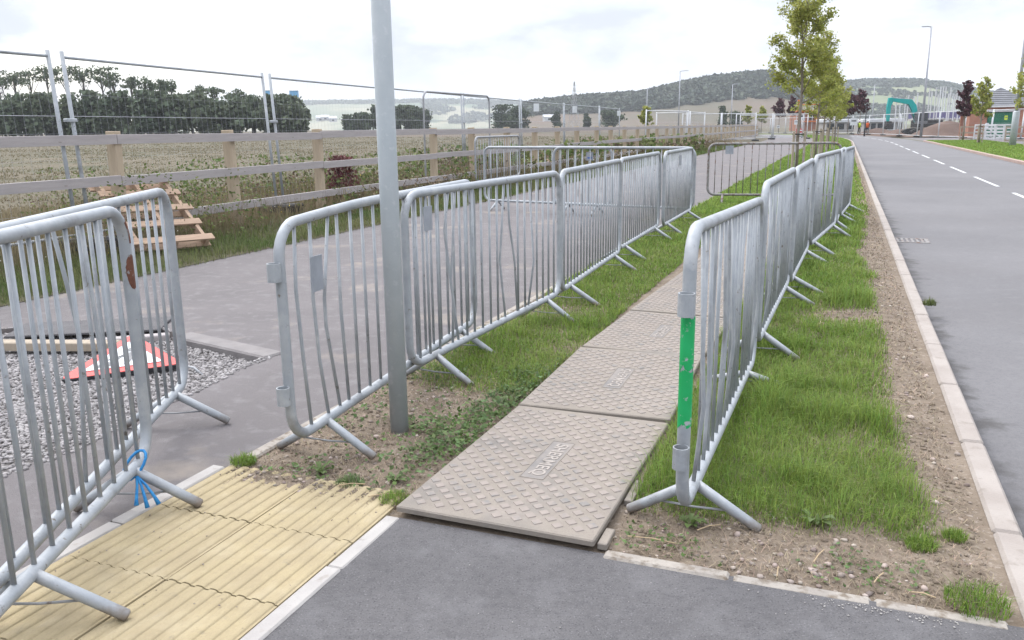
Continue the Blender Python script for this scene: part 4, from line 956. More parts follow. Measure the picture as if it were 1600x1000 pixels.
def young_tree(label, x, y, z, H_, R_, seed, leafn=2600, crown0=.40, mt='leaf', tr=.05, group='young street trees', ls=.07, stake=True, top=1.0):
    r_ = random.Random(seed); g_ = np.random.default_rng(seed)
    t = thing('street_tree', label, 'tree', (x, y, z), 0, group)
    bend = [(r_.uniform(-.05, .05), r_.uniform(-.05, .05)) for _ in range(6)]
    tp = [Vector((bend[i][0] * i * .35, bend[i][1] * i * .35, -.1 + (H_ * .93 + .1) * i / 5)) for i in range(6)]
    MB().tube(tp, [tr * (1 - .16 * i) for i in range(6)], 8).obj('trunk', M['bark'], t, True)
    br = MB(); pts = []; wts = []
    nb_ = 26
    for k in range(nb_):
        q = crown0 + (.96 - crown0) * (k + .5) / nb_; f = q * 5; i = min(4, int(f)); st = tp[i].lerp(tp[i + 1], f - i)
        a = k * 2.4 + r_.uniform(-.5, .5)
        rel = (q - crown0) / (1 - crown0)
        ln = R_ * (1.08 - .80 * rel) * (.72 + .28 * min(1, rel * 6)) * r_.uniform(.75, 1.25)
        d = Vector((math.cos(a), math.sin(a), r_.uniform(.25, .8) + rel * .5)).normalized()
        m1 = st + d * ln * .5; e = st + d * ln + Vector((0, 0, ln * .10))
        br.tube([st, m1, e], [tr * .38 * (1 - rel * .5), tr * .2, tr * .07], 5)
        for j in range(5):
            f2 = r_.uniform(.3, 1); b0_ = st.lerp(e, f2); d2 = Vector((r_.uniform(-1, 1), r_.uniform(-1, 1), r_.uniform(-.2, 1))).normalized() * ln * r_.uniform(.18, .42)
            br.tube([b0_, b0_ + d2], [tr * .1, tr * .04], 4)
            pts.append((b0_, b0_ + d2)); wts.append(ln)
        pts.append((st.lerp(e, .35), e)); wts.append(ln * 1.4)
    br.obj('branches', M['bark'], t, True)
    A = np.array([p_[0][:] for p_ in pts]); B = np.array([p_[1][:] for p_ in pts]); wts = np.array(wts) ** 1.1
    idx = g_.choice(len(A), leafn, p=wts / wts.sum()); f = g_.random(leafn)[:, None] ** .7
    c_ = A[idx] + (B[idx] - A[idx]) * f + g_.normal(size=(leafn, 3)) * .055 * R_
    link('crown', leaves('crown', c_, ls * g_.uniform(.6, 1.2, leafn), M[mt], 0, 1.5), t, kind='stuff')
    if stake:
        for sx in (-.16, .16):
            MB().bbox((sx, -.10, .55), (.06, .06, 1.3), .004).obj('stake', M['wood_new'], t)
        MB().bbox((0, -.10, 1.12), (.40, .03, .035), .004).obj('tie', M['rubber'], t)
    return t
tl = ['large young tree with yellow-green leaves at the front of the row, nearest of the row', 'second young tree of the row behind the walkway', 'third young tree of the row behind the walkway', 'fourth young tree of the row behind the walkway', 'fifth and farthest young tree of the row behind the walkway']
for k, (n_, s_, H_, R_) in enumerate([(-1.25, 26.0, 6.2, 1.38), (-.95, 33.5, 5.0, 1.1), (-.9, 41, 4.8, 1.1), (-.8, 50, 4.6, 1.05), (-.6, 59, 4.6, 1.05)]):
    p = P(n_, s_); young_tree(tl[k], p[0], p[1], 0, H_, R_, 40 + k, [11500, 4600, 3800, 3200, 2800][k], .34, ls=.058 + .006 * k, tr=.058 if k == 0 else .055)
p = P(9.9, 57.2); young_tree('young green tree beside the lamp at the right edge of the picture', p[0], p[1], -.02, 5.6, 1.45, 61, 2200, .38, tr=.09, ls=.12, group='trees on the opposite verge')
p = P(8.65, 66.4); young_tree('sparse young green tree on the opposite verge, middle of three', p[0], p[1], -.02, 4.6, 1.0, 62, 1500, .36, tr=.08, ls=.13, group='trees on the opposite verge')
p = P(8.85, 76); young_tree('dark purple-leaved young tree on the opposite verge', p[0], p[1], -.02, 4.9, .85, 63, 2600, .38, 'leaf_purple', .09, ls=.15, group='trees on the opposite verge', stake=False)
for k, (x, yb, Y, H_, R_, lab) in enumerate([(1217, 206, 150, 6.0, 1.4, 'small purple tree beyond the end of the wooden fence'), (1237, 206, 150, 6.5, 1.2, 'slim purple tree left of the young tree trunks'), (1325, 207, 125, 6.0, 1.3, 'purple tree just right of the young trees, left of a pair'), (1343, 207, 120, 6.2, 1.5, 'purple tree right of the young trees, right of a pair')]):
    p = at(x, hz(x), Y); young_tree(lab, p[0], p[1], -.05, H_, R_, 70 + k, 1300, .45, 'leaf_purple', .08, ls=.25, group='far purple trees', stake=False)
for k, (x, Y, H_, lab) in enumerate([(1168, 140, 4.6, 'small yellowish tree at the end of the wooden fence, left one'), (1190, 150, 4.8, 'small olive tree at the end of the wooden fence, right one'), (1008, 110, 4.0, 'small yellow-green tree beside the far mesh cluster')]):
    p = at(x, hz(x), Y); young_tree(lab, p[0], p[1], 0, H_, 1.1, 80 + k, 900, .35, 'leaf', .07, ls=.24, group='far small trees', stake=False)

# dark wood across the field on the left
def wood_tree(label, x, ytop, Y, wpx, seed, bushy, group, mt='leaf_dark'):
    g_ = np.random.default_rng(seed); p = at(x, hz(x), Y); z0 = .2
    H_ = CAM_H + (hz(x) - ytop) * Y / FPX - z0; R_ = wpx * Y / FPX / 2
    t = thing('wood_tree', label, 'tree', (p[0], p[1], z0), 0, group)
    tz = H_ * (.5 if bushy else .86)
    MB().tube([(0, 0, -.3), (g_.uniform(-.2, .2), 0, tz * .5), (g_.uniform(-.4, .4), 0, tz)], [.28, .2, .08], 6).obj('trunk', M['bark_far'], t, True)
    cl = []; 
    nC = 13 if bushy else 9
    br = MB()
    for k in range(nC):
        if bushy: zc = H_ * g_.uniform(.12, .90); rr_ = R_ * g_.uniform(.0, .85) * (1 - .5 * (zc / H_) ** 3)
        else: zc = H_ * (g_.uniform(.78, .95) if k else .58); rr_ = R_ * g_.uniform(.1, .85)
        a = g_.uniform(0, 6.28); c_ = np.array([rr_ * math.cos(a), rr_ * math.sin(a), zc])
        if not bushy: br.tube([(0, 0, zc * .72), tuple(c_)], [.08, .03], 4)
        m = 150 if bushy else 48
        sp = (np.array([.42, .42, .13 * H_ / R_]) if bushy else np.array([.34, .34, .035 * H_ / R_])) * R_
        cl.append(c_ + g_.normal(size=(m, 3)) * sp * .62)
    c_ = np.concatenate(cl); c_[:, 2] = np.clip(c_[:, 2], .3, H_)
    if not bushy: br.obj('branches', M['bark_far'], t, True)
    link('crown', leaves('crown', c_, (.72 if bushy else .42) * g_.uniform(.6, 1.3, len(c_)), M[mt], 0, 1.3), t, kind='stuff')
tall = [(8, 118, 34), (33, 112, 42), (58, 110, 40), (84, 108, 42), (112, 106, 44), (140, 110, 42), (168, 109, 40), (186, 117, 36), (212, 121, 34), (234, 124, 32), (255, 128, 30), (274, 129, 32), (317, 135, 34), (343, 138, 32), (368, 141, 28), (395, 146, 30)]
for k, (x, yt, wp) in enumerate(tall):
    wood_tree(f'tall thin-topped tree of the left wood, {["leftmost", "second", "third", "fourth", "fifth", "sixth", "seventh", "eighth", "ninth", "tenth", "eleventh", "twelfth", "thirteenth", "fourteenth", "fifteenth", "rightmost"][k]}' + (' from the left' if 0 < k < 15 else ''), x, yt, 178 + 9 * (k % 3), wp, 200 + k, False, 'tall trees of the left wood')
low = [(22, 158), (40, 142), (64, 150), (90, 150), (118, 149), (146, 147), (172, 146), (198, 148), (224, 146), (250, 148), (276, 147), (302, 152), (326, 152), (350, 154), (374, 154), (398, 152), (420, 152), (440, 152), (460, 155), (472, 172)]
nums = ['leftmost', 'second', 'third', 'fourth', 'fifth', 'sixth', 'seventh', 'eighth', 'ninth', 'tenth', 'eleventh', 'twelfth', 'thirteenth', 'fourteenth', 'fifteenth', 'sixteenth', 'seventeenth', 'eighteenth', 'nineteenth', 'rightmost']
for k, (x, yt) in enumerate(low):
    wood_tree(f'dense bushy tree at the front of the left wood, {nums[k]}' + (' from the left' if 0 < k < 19 else ''), x, yt, 165 + 4 * (k % 2), 40 if k < 19 else 26, 300 + k, True, 'bushy trees of the left wood')
# copse and bushes farther right
cop = [(546, 181, 20), (558, 178, 20), (572, 176, 22), (590, 166, 20), (602, 164, 20), (615, 168, 20), (627, 167, 20), (639, 167, 20), (651, 169, 20), (663, 172, 18)]
cn = ['leftmost', 'second', 'third', 'fourth', 'fifth', 'sixth', 'seventh', 'eighth', 'ninth', 'rightmost']
for k, (x, yt, wp) in enumerate(cop):
    wood_tree(f'tree of the small copse either side of the lamp column, {cn[k]}' + (' from the left' if 0 < k < 9 else ''), x, yt, 300 + 6 * (k % 2), wp, 400 + k, True, 'trees of the small copse', 'leaf_far')
cop = [(785, 166, 40, 330), (808, 168, 36, 320), (870, 176, 14, 330), (917, 179, 10, 330), (955, 174, 34, 330), (1128, 168, 14, 300), (1148, 172, 18, 310)]
for k, (x, yt, wp, Y) in enumerate(cop):
    wood_tree(['round tree left of the wooded hill, left of a pair', 'round tree left of the wooded hill, right of a pair', 'small lone bush in the brown field', 'tiny lone bush in the brown field', 'wide bush below the wooded hill', 'dark bush left of the far lamp below the hill', 'grey bush right of the far lamp below the hill'][k],
              x, yt, Y, wp, 420 + k, True, 'bushes across the fields', 'leaf_far')

# ------------------------------------------------------------------ hills with woodland
def hill(name, prof, D, depth, mt, rows=16, zbase=-.5):
    xs = np.linspace(prof[0][0], prof[-1][0], 90); ys = np.interp(xs, [p[0] for p in prof], [p[1] for p in prof])
    ys = ys + 1.2 * (fbm(xs, xs * 0, 60) - .5)
    f = np.linspace(-1, 1, rows * 2 + 1); X = np.zeros((len(xs), len(f))); Y = X.copy(); Z = X.copy()
    for i, (x, y) in enumerate(zip(xs, ys)):
        d = ray(x, hz(x)); d = d[:2] / np.linalg.norm(d[:2]); cosf = math.cos(math.atan2(d[0], d[1]))
        hgt = CAM_H + max(0, hz(x) - y) * D / FPX
        for j, q in enumerate(f):
            rr_ = (D + depth * q) / cosf
            X[i, j], Y[i, j] = d * rr_; Z[i, j] = zbase + (hgt - zbase) * (.5 + .5 * math.cos(PI * q)) * (1 if True else 0)
    o = structure(link(name, grid_mesh(name, X, Y, Z, mt)))
    def zat(x, q):                                            # point on the hill for column x and slope position q
        i = np.clip(np.interp(x, xs, np.arange(len(xs))), 0, len(xs) - 1.001); j = np.clip((q + 1) / 2 * (len(f) - 1), 0, len(f) - 1.001)
        i0, j0 = i.astype(int), j.astype(int); a, b = (i - i0), (j - j0)
        g = lambda A: (A[i0, j0] * (1 - a) + A[i0 + 1, j0] * a) * (1 - b) + (A[i0, j0 + 1] * (1 - a) + A[i0 + 1, j0 + 1] * a) * b
        return np.stack([g(X), g(Y), g(Z)], 1)
    return zat
zl = hill('far_ridge', [(200, 172), (420, 166), (480, 164), (600, 163), (700, 161), (800, 163), (880, 168), (960, 176), (1040, 188)], 3000, 900, M['hill_far'])
zm = hill('wooded_hill', [(770, 196), (800, 180), (830, 166), (900, 159), (1000, 153), (1050, 142), (1100, 132), (1150, 126), (1190, 123), (1230, 128), (1265, 142), (1300, 165), (1335, 194)], 1050, 420, M['hill_mid'])
zr = hill('right_hill', [(1180, 190), (1250, 154), (1300, 138), (1345, 133), (1400, 132), (1440, 133), (1480, 138), (1510, 144), (1560, 153), (1640, 168), (1760, 188)], 1600, 600, M['hill_right'])
def wood_on(name, zf, x, q, size, label, squash=1.0):
    c_ = zf(x, q); sz = size * rng.uniform(.6, 1.3, len(x)); m = 16
    d = rng.normal(size=(len(x), m, 3)); d /= np.linalg.norm(d, axis=2)[..., None]; d[..., 2] = np.abs(d[..., 2]) * 1.0
    pts = c_[:, None] + d * sz[:, None, None] * np.array([.62, .62, .8 * squash]) * rng.uniform(.75, 1.1, (len(x), m, 1))
    stuff(name, leaves(name, pts.reshape(-1, 3), np.repeat(sz, m) * rng.uniform(.5, .95, len(x) * m), M['hill_wood'], .35, 1.15), label, 'woodland')
x = rng.uniform(795, 1325, 8000); q = rng.uniform(-.72, .06, 8000); kp = (q > -.60 + .10 * fbm(x, q * 0, 50)) ; wood_on('hillside_woodland', zm, x[kp], q[kp], 5.4, 'dark woodland covering the long hill behind the lamps')
x = rng.uniform(1230, 1640, 2600); q = rng.uniform(-.42, .08, 2600); kp = q > -.24 - .14 * fbm(x, 0 * x, 40); wood_on('hilltop_woodland', zr, x[kp], q[kp], 6, 'woodland along the top of the right-hand hill')
x = rng.uniform(1230, 1540, 2600); q = rng.uniform(-.85, -.35, 2600); kp = fbm(x * .6 + 40, q * 420, 26) > .58; wood_on('hill_hedges', zr, x[kp], q[kp], 5.0, 'hedges and scrub patches on the slope of the right-hand hill')
x = rng.uniform(300, 900, 2600); q = rng.uniform(-.20, .05, 2600); wood_on('ridge_woodland', zl, x, q, 11, 'thin line of woodland along the far ridge', .8)
x = rng.uniform(640, 900, 1500); q = rng.uniform(-.75, -.2, 1500); kp = fbm(x * 1.0, q * 260, 40) > .50; wood_on('ridge_scrub', zl, x[kp], q[kp], 9, 'scrub and hedges on the slope of the far ridge', .8)
# pale houses in the valley
for k, (x, y) in enumerate([(500, 184), (508, 183), (474, 187), (520, 185), (857, 183)]):
    D = 900 if k < 4 else 420
    p = at(x, y, D); w_ = 8 if k < 4 else 5
    h_ = 6 if k < 4 else 3.2
    t = thing('farmhouse', ['white farmhouse in the valley, second from the left', 'white farmhouse in the valley, third from the left', 'white farmhouse in the valley just right of the wood', 'pale farmhouse in the valley, rightmost of four', 'white shed alone in the brown field'][k], 'house', (p[0], p[1], p[2] - h_ * .6), .3, 'distant pale houses')
    MB().box((0, 0, h_ * .3), (w_, w_ * .6, h_ * .6)).obj('wall', M['cabin'], t)
    v = [(-w_ / 2 - .4, -w_ * .34, h_ * .6), (w_ / 2 + .4, -w_ * .34, h_ * .6), (w_ / 2 + .4, w_ * .34, h_ * .6), (-w_ / 2 - .4, w_ * .34, h_ * .6), (-w_ / 2 - .4, 0, h_), (w_ / 2 + .4, 0, h_)]
    MB().add(v, [(0, 1, 5, 4), (2, 3, 4, 5), (1, 2, 5), (3, 0, 4), (3, 2, 1, 0)]).obj('roof', M['cabin'], t)
    MB().box((0, -w_ * .3 - .05, h_ * .3), (w_ * .3, .1, h_ * .25)).obj('window', M['glass'], t)

# ------------------------------------------------------------------ pylons, lamps, blue boards
def pylon(label, x, Y, H_, wb, th):
    p = at(x, hz(x), Y); t = thing('electricity_pylon', label, 'pylon', (p[0], p[1], 0), .5, 'electricity pylons')
    q = MB(); lv = [0, .25, .45, .62, .76, .88, 1.0]
    def wd(f): return wb * (1 - f) ** 1.3 / 2 + wb * .05
    for sx in (-1, 1):
        for sy in (-1, 1):
            MB().tube([(sx * wd(f), sy * wd(f), H_ * f) for f in lv], th, 4).obj('leg', M['galv_dull'], t)
    for a, b in zip(lv[:-1], lv[1:]):
        for fx in (0, 1):
            for sg_ in (-1, 1):
                A = (sg_ * wd(a), -wd(a), H_ * a); B = (-sg_ * wd(b), -wd(b), H_ * b)
                C = (A[1], A[0], A[2]); D_ = (B[1], B[0], B[2])
                q.tube([A, B] if not fx else [C, D_], th * .6, 4)
                q.tube([(A[0], -A[1], A[2]), (B[0], -B[1], B[2])] if not fx else [(-C[0], C[1], C[2]), (-D_[0], D_[1], D_[2])], th * .6, 4)
    q.obj('bracing', M['galv_dull'], t, kind='stuff')
    for f, l in ((.66, .30), (.78, .36), (.9, .25)): 
        MB().tube([(-l * H_ * .5, 0, H_ * f), (0, 0, H_ * f + .03 * H_), (l * H_ * .5, 0, H_ * f)], th * .8, 4).obj('cross_arm', M['galv_dull'], t)
pylon('lattice pylon at the left edge of the picture beside the wood', 9, 250, 17.5, 7, .12)
pylon('faint lattice pylon rising above the mesh fence and brown fields', 897, 620, 33, 6, .12)
for k, (x, ytop, H_, lab) in enumerate([(1010, 142, 9, 'faint thin street lamp against the hill, leftmost far one'), (1060, 117, 10, 'tall thin street lamp against the wooded hill'), (1142, 136, 9, 'street lamp with short arm in front of the wooded hill'), (1362, 136, 8, 'faint thin street lamp in front of the right-hand hill')]):
    Y = (H_ - CAM_H) * FPX / (hz(x) - ytop); p = at(x, hz(x), Y); lamp(lab, p[0], p[1], 0, H_, .11, .07, 0, .8, 'col_far', 8)
p = at(1441, hz(1441), 84); lamp('tall street lamp standing at the site fence', p[0], p[1], -.1, 10.4, .13, .075, 2.6, .3, 'col_far', 10)
p = P(9.5, 58.9); o = lamp('tall street lamp at the right edge of the picture with thick base', p[0], p[1], -.05, 10.5, .10, .08, PI, 1.0, 'col_far', 10)
MB().tube([(0, 0, -.1), (0, 0, 2.0), (0, 0, 2.06)], [.19, .19, .11], 12).obj('base_sleeve', M['column'], o, True)
for k, (x, y, Y) in enumerate(((419.5, 147, 196), (459.5, 147.5, 190))):
    p = at(x, y, Y); t = thing('blue_tower_box', ['pale blue box on a mast above the wood, left of the mesh fence poles', 'pale blue box on a mast above the wood, right of the mesh fence poles'][k], 'tower', (p[0], p[1], .2), 0, 'blue boxes above the wood')
    z = p[2] - .2
    MB().tube([(0, 0, -.3), (0, 0, z)], .12, 6).obj('mast', M['galv_dull'], t)
    MB().bbox((0, 0, z), (1.75, 1.3, 1.5), .05).obj('box', M['cabin_blue'], t)
    MB().bbox((0, 0, z + .78), (1.9, 1.45, .08), .02).obj('lid', M['white'], t)

# ------------------------------------------------------------------ building site on the right
def g0(x, Y, z=-.1): p = at(x, hz(x), Y); return (p[0], p[1], z)
# mesh panels round the site: along the far side of the road end, then along the right
line = [g0(1182, 150), g0(1204, 146), g0(1228, 142), g0(1253, 138), g0(1279, 134), g0(1305, 128), g0(1332, 122), g0(1358, 113), g0(1381, 106), g0(1407, 99), g0(1434, 91), g0(1468, 84), g0(1508, 79), g0(1550, 75), g0(1598, 71), g0(1650, 68)]
nm16 = ['leftmost', 'second', 'third', 'fourth', 'fifth', 'sixth', 'seventh', 'eighth', 'ninth', 'tenth', 'eleventh', 'twelfth', 'thirteenth', 'fourteenth', 'rightmost']
for k in range(15):
    heras(f'mesh panel of the building site fence, {nm16[k]}' + (' from the left' if 0 < k < 14 else ''), line[k], line[k + 1], -.1, random.uniform(-.04, .05), group='building site fence', clamp=False, H=2.5, wires=26, fat=2.1)
# purple edge slab with upright steel columns
def slab_box(name, label, cat, x, Y, w_, d_, h_, mt, z=-.1, rz=.0, group=None):
    p = g0(x, Y, z); t = thing(name, label, cat, p, rz, group); return t
t = slab_box('floor_slab', 'raised concrete floor slab edged with purple sheeting at the building site', 'slab', 1478, 128, 0, 0, 0, '', rz=-.25)
MB().bbox((0, 0, 1.9), (9.5, 6, .25), .03).obj('deck', M['concrete'], t)
MB().bbox((0, -3.05, 2.55), (9.4, .06, .75), .02).obj('purple_sheet', M['purple_sheet'], t)
MB().bbox((0, 3.0, 2.5), (9.4, .06, .8), .02).obj('purple_sheet', M['purple_sheet'], t)
for k in range(5): MB().bbox((-4.2 + 2.1 * k, -2.4, .85), (.35, .35, 1.9), .02).obj('pier', M['concrete'], t)
rs = random.Random(5); colx = [1398, 1404, 1412, 1416, 1425, 1430, 1448, 1452, 1458, 1462, 1465, 1469, 1473, 1478, 1481, 1485, 1488, 1491, 1495, 1499, 1503, 1508]
lab_c = ['leftmost', 'second', 'third', 'fourth', 'fifth', 'sixth', 'seventh', 'eighth', 'ninth', 'tenth', 'eleventh', 'twelfth', 'thirteenth', 'fourteenth', 'fifteenth', 'sixteenth', 'seventeenth', 'eighteenth', 'nineteenth', 'twentieth', 'twenty-first', 'rightmost']
for k, x in enumerate(colx):
    Y = 118 + rs.uniform(0, 14); h_ = (CAM_H + (hz(x) - rs.uniform(146, 156)) * Y / FPX) if k < 6 else (CAM_H + (hz(x) - rs.uniform(136, 150)) * Y / FPX)
    t = thing('steel_post', f'{lab_c[k]} of the slender pale posts standing up from the building site' if k in (0, 21) else f'slender pale post of the building site, {lab_c[k]} from the left', 'post', g0(x, Y), 0, 'upright posts of the building site')
    MB().bbox((0, 0, h_ / 2), (.13, .13, h_), .01).obj('post', M['cabin'], t); MB().bbox((0, 0, .1), (.35, .35, .2), .02).obj('base_plate', M['concrete'], t)
    MB().bbox((0, 0, h_), (.22, .22, .04), .005).obj('cap_plate', M['cabin'], t)
# earth heaps
def heap(label, x, Y, rx, ry, h_, mt='earth'):
    u_, v_ = np.meshgrid(np.linspace(0, 1, 14), np.linspace(0, 2 * PI, 30), indexing='ij')
    px_, py_ = rx * u_ * np.cos(v_), ry * u_ * np.sin(v_); z = h_ * (.5 + .5 * np.cos(PI * u_)) * (.75 + .5 * fbm(px_ + x, py_, 2.2)) - .1 * u_
    o = link('earth_heap', grid_mesh('earth_heap', px_, py_, z, M[mt]), loc=g0(x, Y, -.2)); tag(o, label, 'earth heap', 'earth heaps'); return o
heap('long brown earth heap behind the site fence, below the posts', 1478, 104, 5.2, 3, 1.9); heap('low reddish earth heap behind the fence near the digger', 1412, 112, 4.5, 2.6, .8); heap('reddish earth heap left of the digger', 1372, 122, 4.5, 2.4, .8)
# excavator
ex = thing('excavator', 'teal tracked excavator with raised arm behind the site fence', 'excavator', g0(1441, 108), PI + .12)
for sy in (-1, 1):
    tr_ = MB(); pts = [(1.5 * math.cos(a) + (0.55 if math.cos(a) > 0 else -.55), sy * .95, .42 + .40 * math.sin(a)) for a in np.linspace(0, 2 * PI, 18)[:-1]]
    prof = [(p_[0], p_[2]) for p_ in pts]; n_ = len(prof)
    v = [(x, sy * .95 - .25, z) for x, z in prof] + [(x, sy * .95 + .25, z) for x, z in prof]
    tr_.add(v, [tuple(range(n_)), tuple(range(2 * n_ - 1, n_ - 1, -1))] + [(i, i + n_, (i + 1) % n_ + n_, (i + 1) % n_) for i in range(n_)]).obj('track', M['track'], ex)
MB().bbox((-.5, 0, 1.35), (2.9, 2.1, .95), .12).obj('upper_body', M['track'], ex); MB().bbox((-1.0, -1.08, 1.5), (1.2, .06, .5), .02).obj('side_panel', M['teal'], ex); MB().bbox((-1.9, 0, 1.4), (.6, 2.1, .9), .2).obj('counterweight', M['track'], ex)
cb = MB().bbox((.55, .6, 2.1), (1.3, .95, 1.5), .1).obj('cab', M['sign_grey'], ex); MB().bbox((.62, .6, 2.2), (1.32, .97, 1.0), .05).obj('window', M['glass'], cb)
def plate(name, pts, wd, mt, y0=-.1):
    n_ = len(pts); v = [(x, y0 - wd / 2, z) for x, z in pts] + [(x, y0 + wd / 2, z) for x, z in pts]
    return MB().add(v, [tuple(range(n_)), tuple(range(2 * n_ - 1, n_ - 1, -1))] + [(i, i + n_, (i + 1) % n_ + n_, (i + 1) % n_) for i in range(n_)]).obj(name, M[mt], ex)
plate('boom', [(.5, 1.6), (.95, 1.5), (1.6, 3.1), (2.1, 3.75), (4.4, 4.15), (4.4, 4.5), (1.7, 4.35), (1.0, 3.6)], .32, 'teal')
plate('dipper_arm', [(4.3, 4.6), (4.75, 4.55), (4.9, 3.4), (4.75, 1.6), (4.45, 1.6), (4.4, 3.6), (4.1, 4.2)], .26, 'teal')
plate('bucket', [(4.3, 1.7), (4.9, 1.7), (5.05, 1.1), (4.7, .7), (4.1, .75), (4.2, 1.1)], .8, 'track')
MB().tube([(1.2, -.1, 2.0), (2.2, -.1, 3.8)], .07, 6).obj('ram', M['galv'], ex, True); MB().tube([(2.4, -.1, 4.35), (4.4, -.1, 4.6)], .06, 6).obj('ram', M['galv'], ex, True)
# teal drum stood beside it
# brick building with slate hipped roof and green door
def ubox(name, c, d, mt, par, b=.02): return MB().bbox(c, d, b).obj(name, M[mt], par)
bd = thing('brick_garage', 'small brick building with grey hipped roof and green door behind the right trees', 'building', g0(1558, 84, -.1), -.36)
wx, wy, wh = 5.6, 5.0, 2.95
ubox('wall', (-wx / 2 + .75, -wy / 2, wh / 2), (1.5, .3, wh), 'brick', bd); ubox('wall', (wx / 2 - .75, -wy / 2, wh / 2), (1.5, .3, wh), 'brick', bd); ubox('wall', (0, -wy / 2, wh - .2), (2.58, .3, .4), 'brick', bd)
ubox('wall', (-wx / 2 + .15, 0.02, wh / 2), (.3, wy - .34, wh), 'brick', bd); ubox('wall', (wx / 2 - .15, 0.02, wh / 2), (.3, wy - .34, wh), 'brick', bd); ubox('wall', (0, wy / 2 + .02, wh / 2), (wx, .3, wh), 'brick', bd)
dr = ubox('door', (0, -wy / 2 + .02, 1.2), (2.5, .08, 2.4), 'door_green', bd)
for k in range(5): ubox('door_panel', (0, -wy / 2 - .035, .25 + .47 * k), (2.4, .03, .43), 'door_green', dr)
ubox('lintel', (0, -wy / 2 - .17, wh - .46), (2.8, .08, .14), 'white', bd)
rf = bpy.data.objects.new('roof', None); COL.objects.link(rf); rf.parent = bd
e_ = .35; X0, Y0, Z0, Z1 = wx / 2 + e_, wy / 2 + e_, wh + .02, wh + 1.75
def roof_tri(a, b, c, rows=9):
    a, b, c = Vector(a), Vector(b), Vector(c)
    for k in range(rows):
        t0, t1 = k / rows, (k + 1) / rows
        p0_, p1_ = a.lerp(c, t0), b.lerp(c, t0); q0_, q1_ = a.lerp(c, t1 + .01), b.lerp(c, t1 + .01); nrm = (b - a).cross(c - a).normalized() * .05
        v = [p0_, p1_, q1_, q0_, p0_ + nrm, p1_ + nrm, q1_ + nrm * .2, q0_ + nrm * .2]
        MB().add(v, [(0, 3, 2, 1), (4, 5, 6, 7), (0, 1, 5, 4), (1, 2, 6, 5), (2, 3, 7, 6), (3, 0, 4, 7)]).obj('slate_course', M['slate'], rf)
ap = (0, 0, Z1)
for a, b in (((-X0, -Y0), (X0, -Y0)), ((X0, -Y0), (X0, Y0)), ((X0, Y0), (-X0, Y0)), ((-X0, Y0), (-X0, -Y0))): roof_tri((a[0], a[1], Z0), (b[0], b[1], Z0), ap)
for k, (c_, d_) in enumerate((((0, -Y0, Z0 - .06), (2 * X0, .06, .16)), ((-X0, 0, Z0 - .06), (.06, 2 * Y0 - .1, .16)), ((X0, 0, Z0 - .06), (.06, 2 * Y0 - .1, .16)))): ubox('gutter', c_, d_, 'white', bd)
b2_ = thing('brick_house', 'orange brick house wall at the right edge behind the trees', 'building', g0(1622, 86, -.1), -.36)
ubox('wall', (0, 0, 1.9), (5.0, 5, 3.8), 'brick', b2_); ubox('window', (-1.2, -2.53, 2.2), (1.1, .08, 1.1), 'glass', b2_); ubox('roof', (0, 0, 3.95), (5.6, 5.6, .3), 'slate', b2_)
b3_ = thing('brick_wall', 'low brick wall left of the small brick building behind the purple tree', 'wall', g0(1521, 86, -.1), -.36)
ubox('wall', (0, 0, 1.25), (2.4, .3, 2.5), 'brick', b3_); ubox('coping', (0, 0, 2.54), (2.5, .4, .08), 'concrete', b3_)
# white gates and timber rails before the green door
def rails(label, x, Y, w_, h_, mt, nr, np_, rz, lean=0, cat='gate', xb=False):
    t = thing('timber_gate' if mt != 'white' else 'white_gate', label, cat, g0(x, Y, -.1), rz, 'gates and rails by the brick building'); t.rotation_euler = (lean, 0, rz)
    for k in range(nr): ubox('rail', (0, .04, .15 + (h_ - .2) * k / (nr - 1)), (w_, .04, .11), mt, t, .006)
    for k in range(np_): ubox('post', (-w_ / 2 + w_ * k / (np_ - 1), 0, h_ / 2), (.09, .05, h_), mt, t, .006)
    if xb:
        m_ = Matrix.Rotation(math.atan2(h_ * .8, w_), 4, 'Y'); MB().bbox((0, -.03, h_ / 2), (w_, .03, .09), .005, m_).obj('brace', M[mt], t)
rails('white slatted gate leaning before the green door, left one', 1540, 70, 1.5, 1.3, 'white', 5, 3, -.3, .1, xb=True); rails('white slatted gate leaning before the green door, middle one', 1556, 69, 1.3, 1.25, 'white', 5, 3, -.3, -.1, xb=True); rails('white slatted gate before the green door, right one', 1571, 69, 1.2, 1.3, 'white', 5, 3, -.3, .1)
rails('pale timber rails between the purple tree and the white gates', 1518, 71, 1.5, 1.15, 'wood_new', 3, 2, -.3, cat='rails'); rails('pale timber rails at the right edge behind the lamp', 1593, 62, 1.6, 1.15, 'wood_new', 3, 2, -.3, cat='rails')
# notices on the fence
for k, (x, y, Y, w_, h_, mt, lab) in enumerate([(1334, 190, 120.5, 1.0, 1.0, 'sign_white', 'square white notice on the site fence behind the hi-vis worker'), (1245, 191, 139, .8, .7, 'sign_white', 'small white notice on the far fence left of the tree trunks'), (1542, 197, 74, .28, .5, 'sign_white', 'small white and red notice on the fence by the green door'), (1572, 184, 72, .25, .35, 'hivis', 'small yellow notice on the fence by the green door'), (1216, 198, 146, .5, .45, 'sign_white', 'tiny white notice on the far fence beyond the footpath end')]):
    p = at(x, y, Y - 1.2); t = thing('notice_board', lab, 'sign', p, 0, 'notices on the site fence')
    MB().bbox((0, 0, 0), (w_, .03, h_), .005).obj('board', M[mt], t); MB().box((0, -.018, h_ * .1), (w_ * .7, .004, h_ * .2)).obj('print', M['red' if k == 2 else 'sign_grey'], t)
t = thing('red_sign', 'red and white temporary sign beside the front tree trunk', 'road sign', g0(1250, 88, 0), 0)
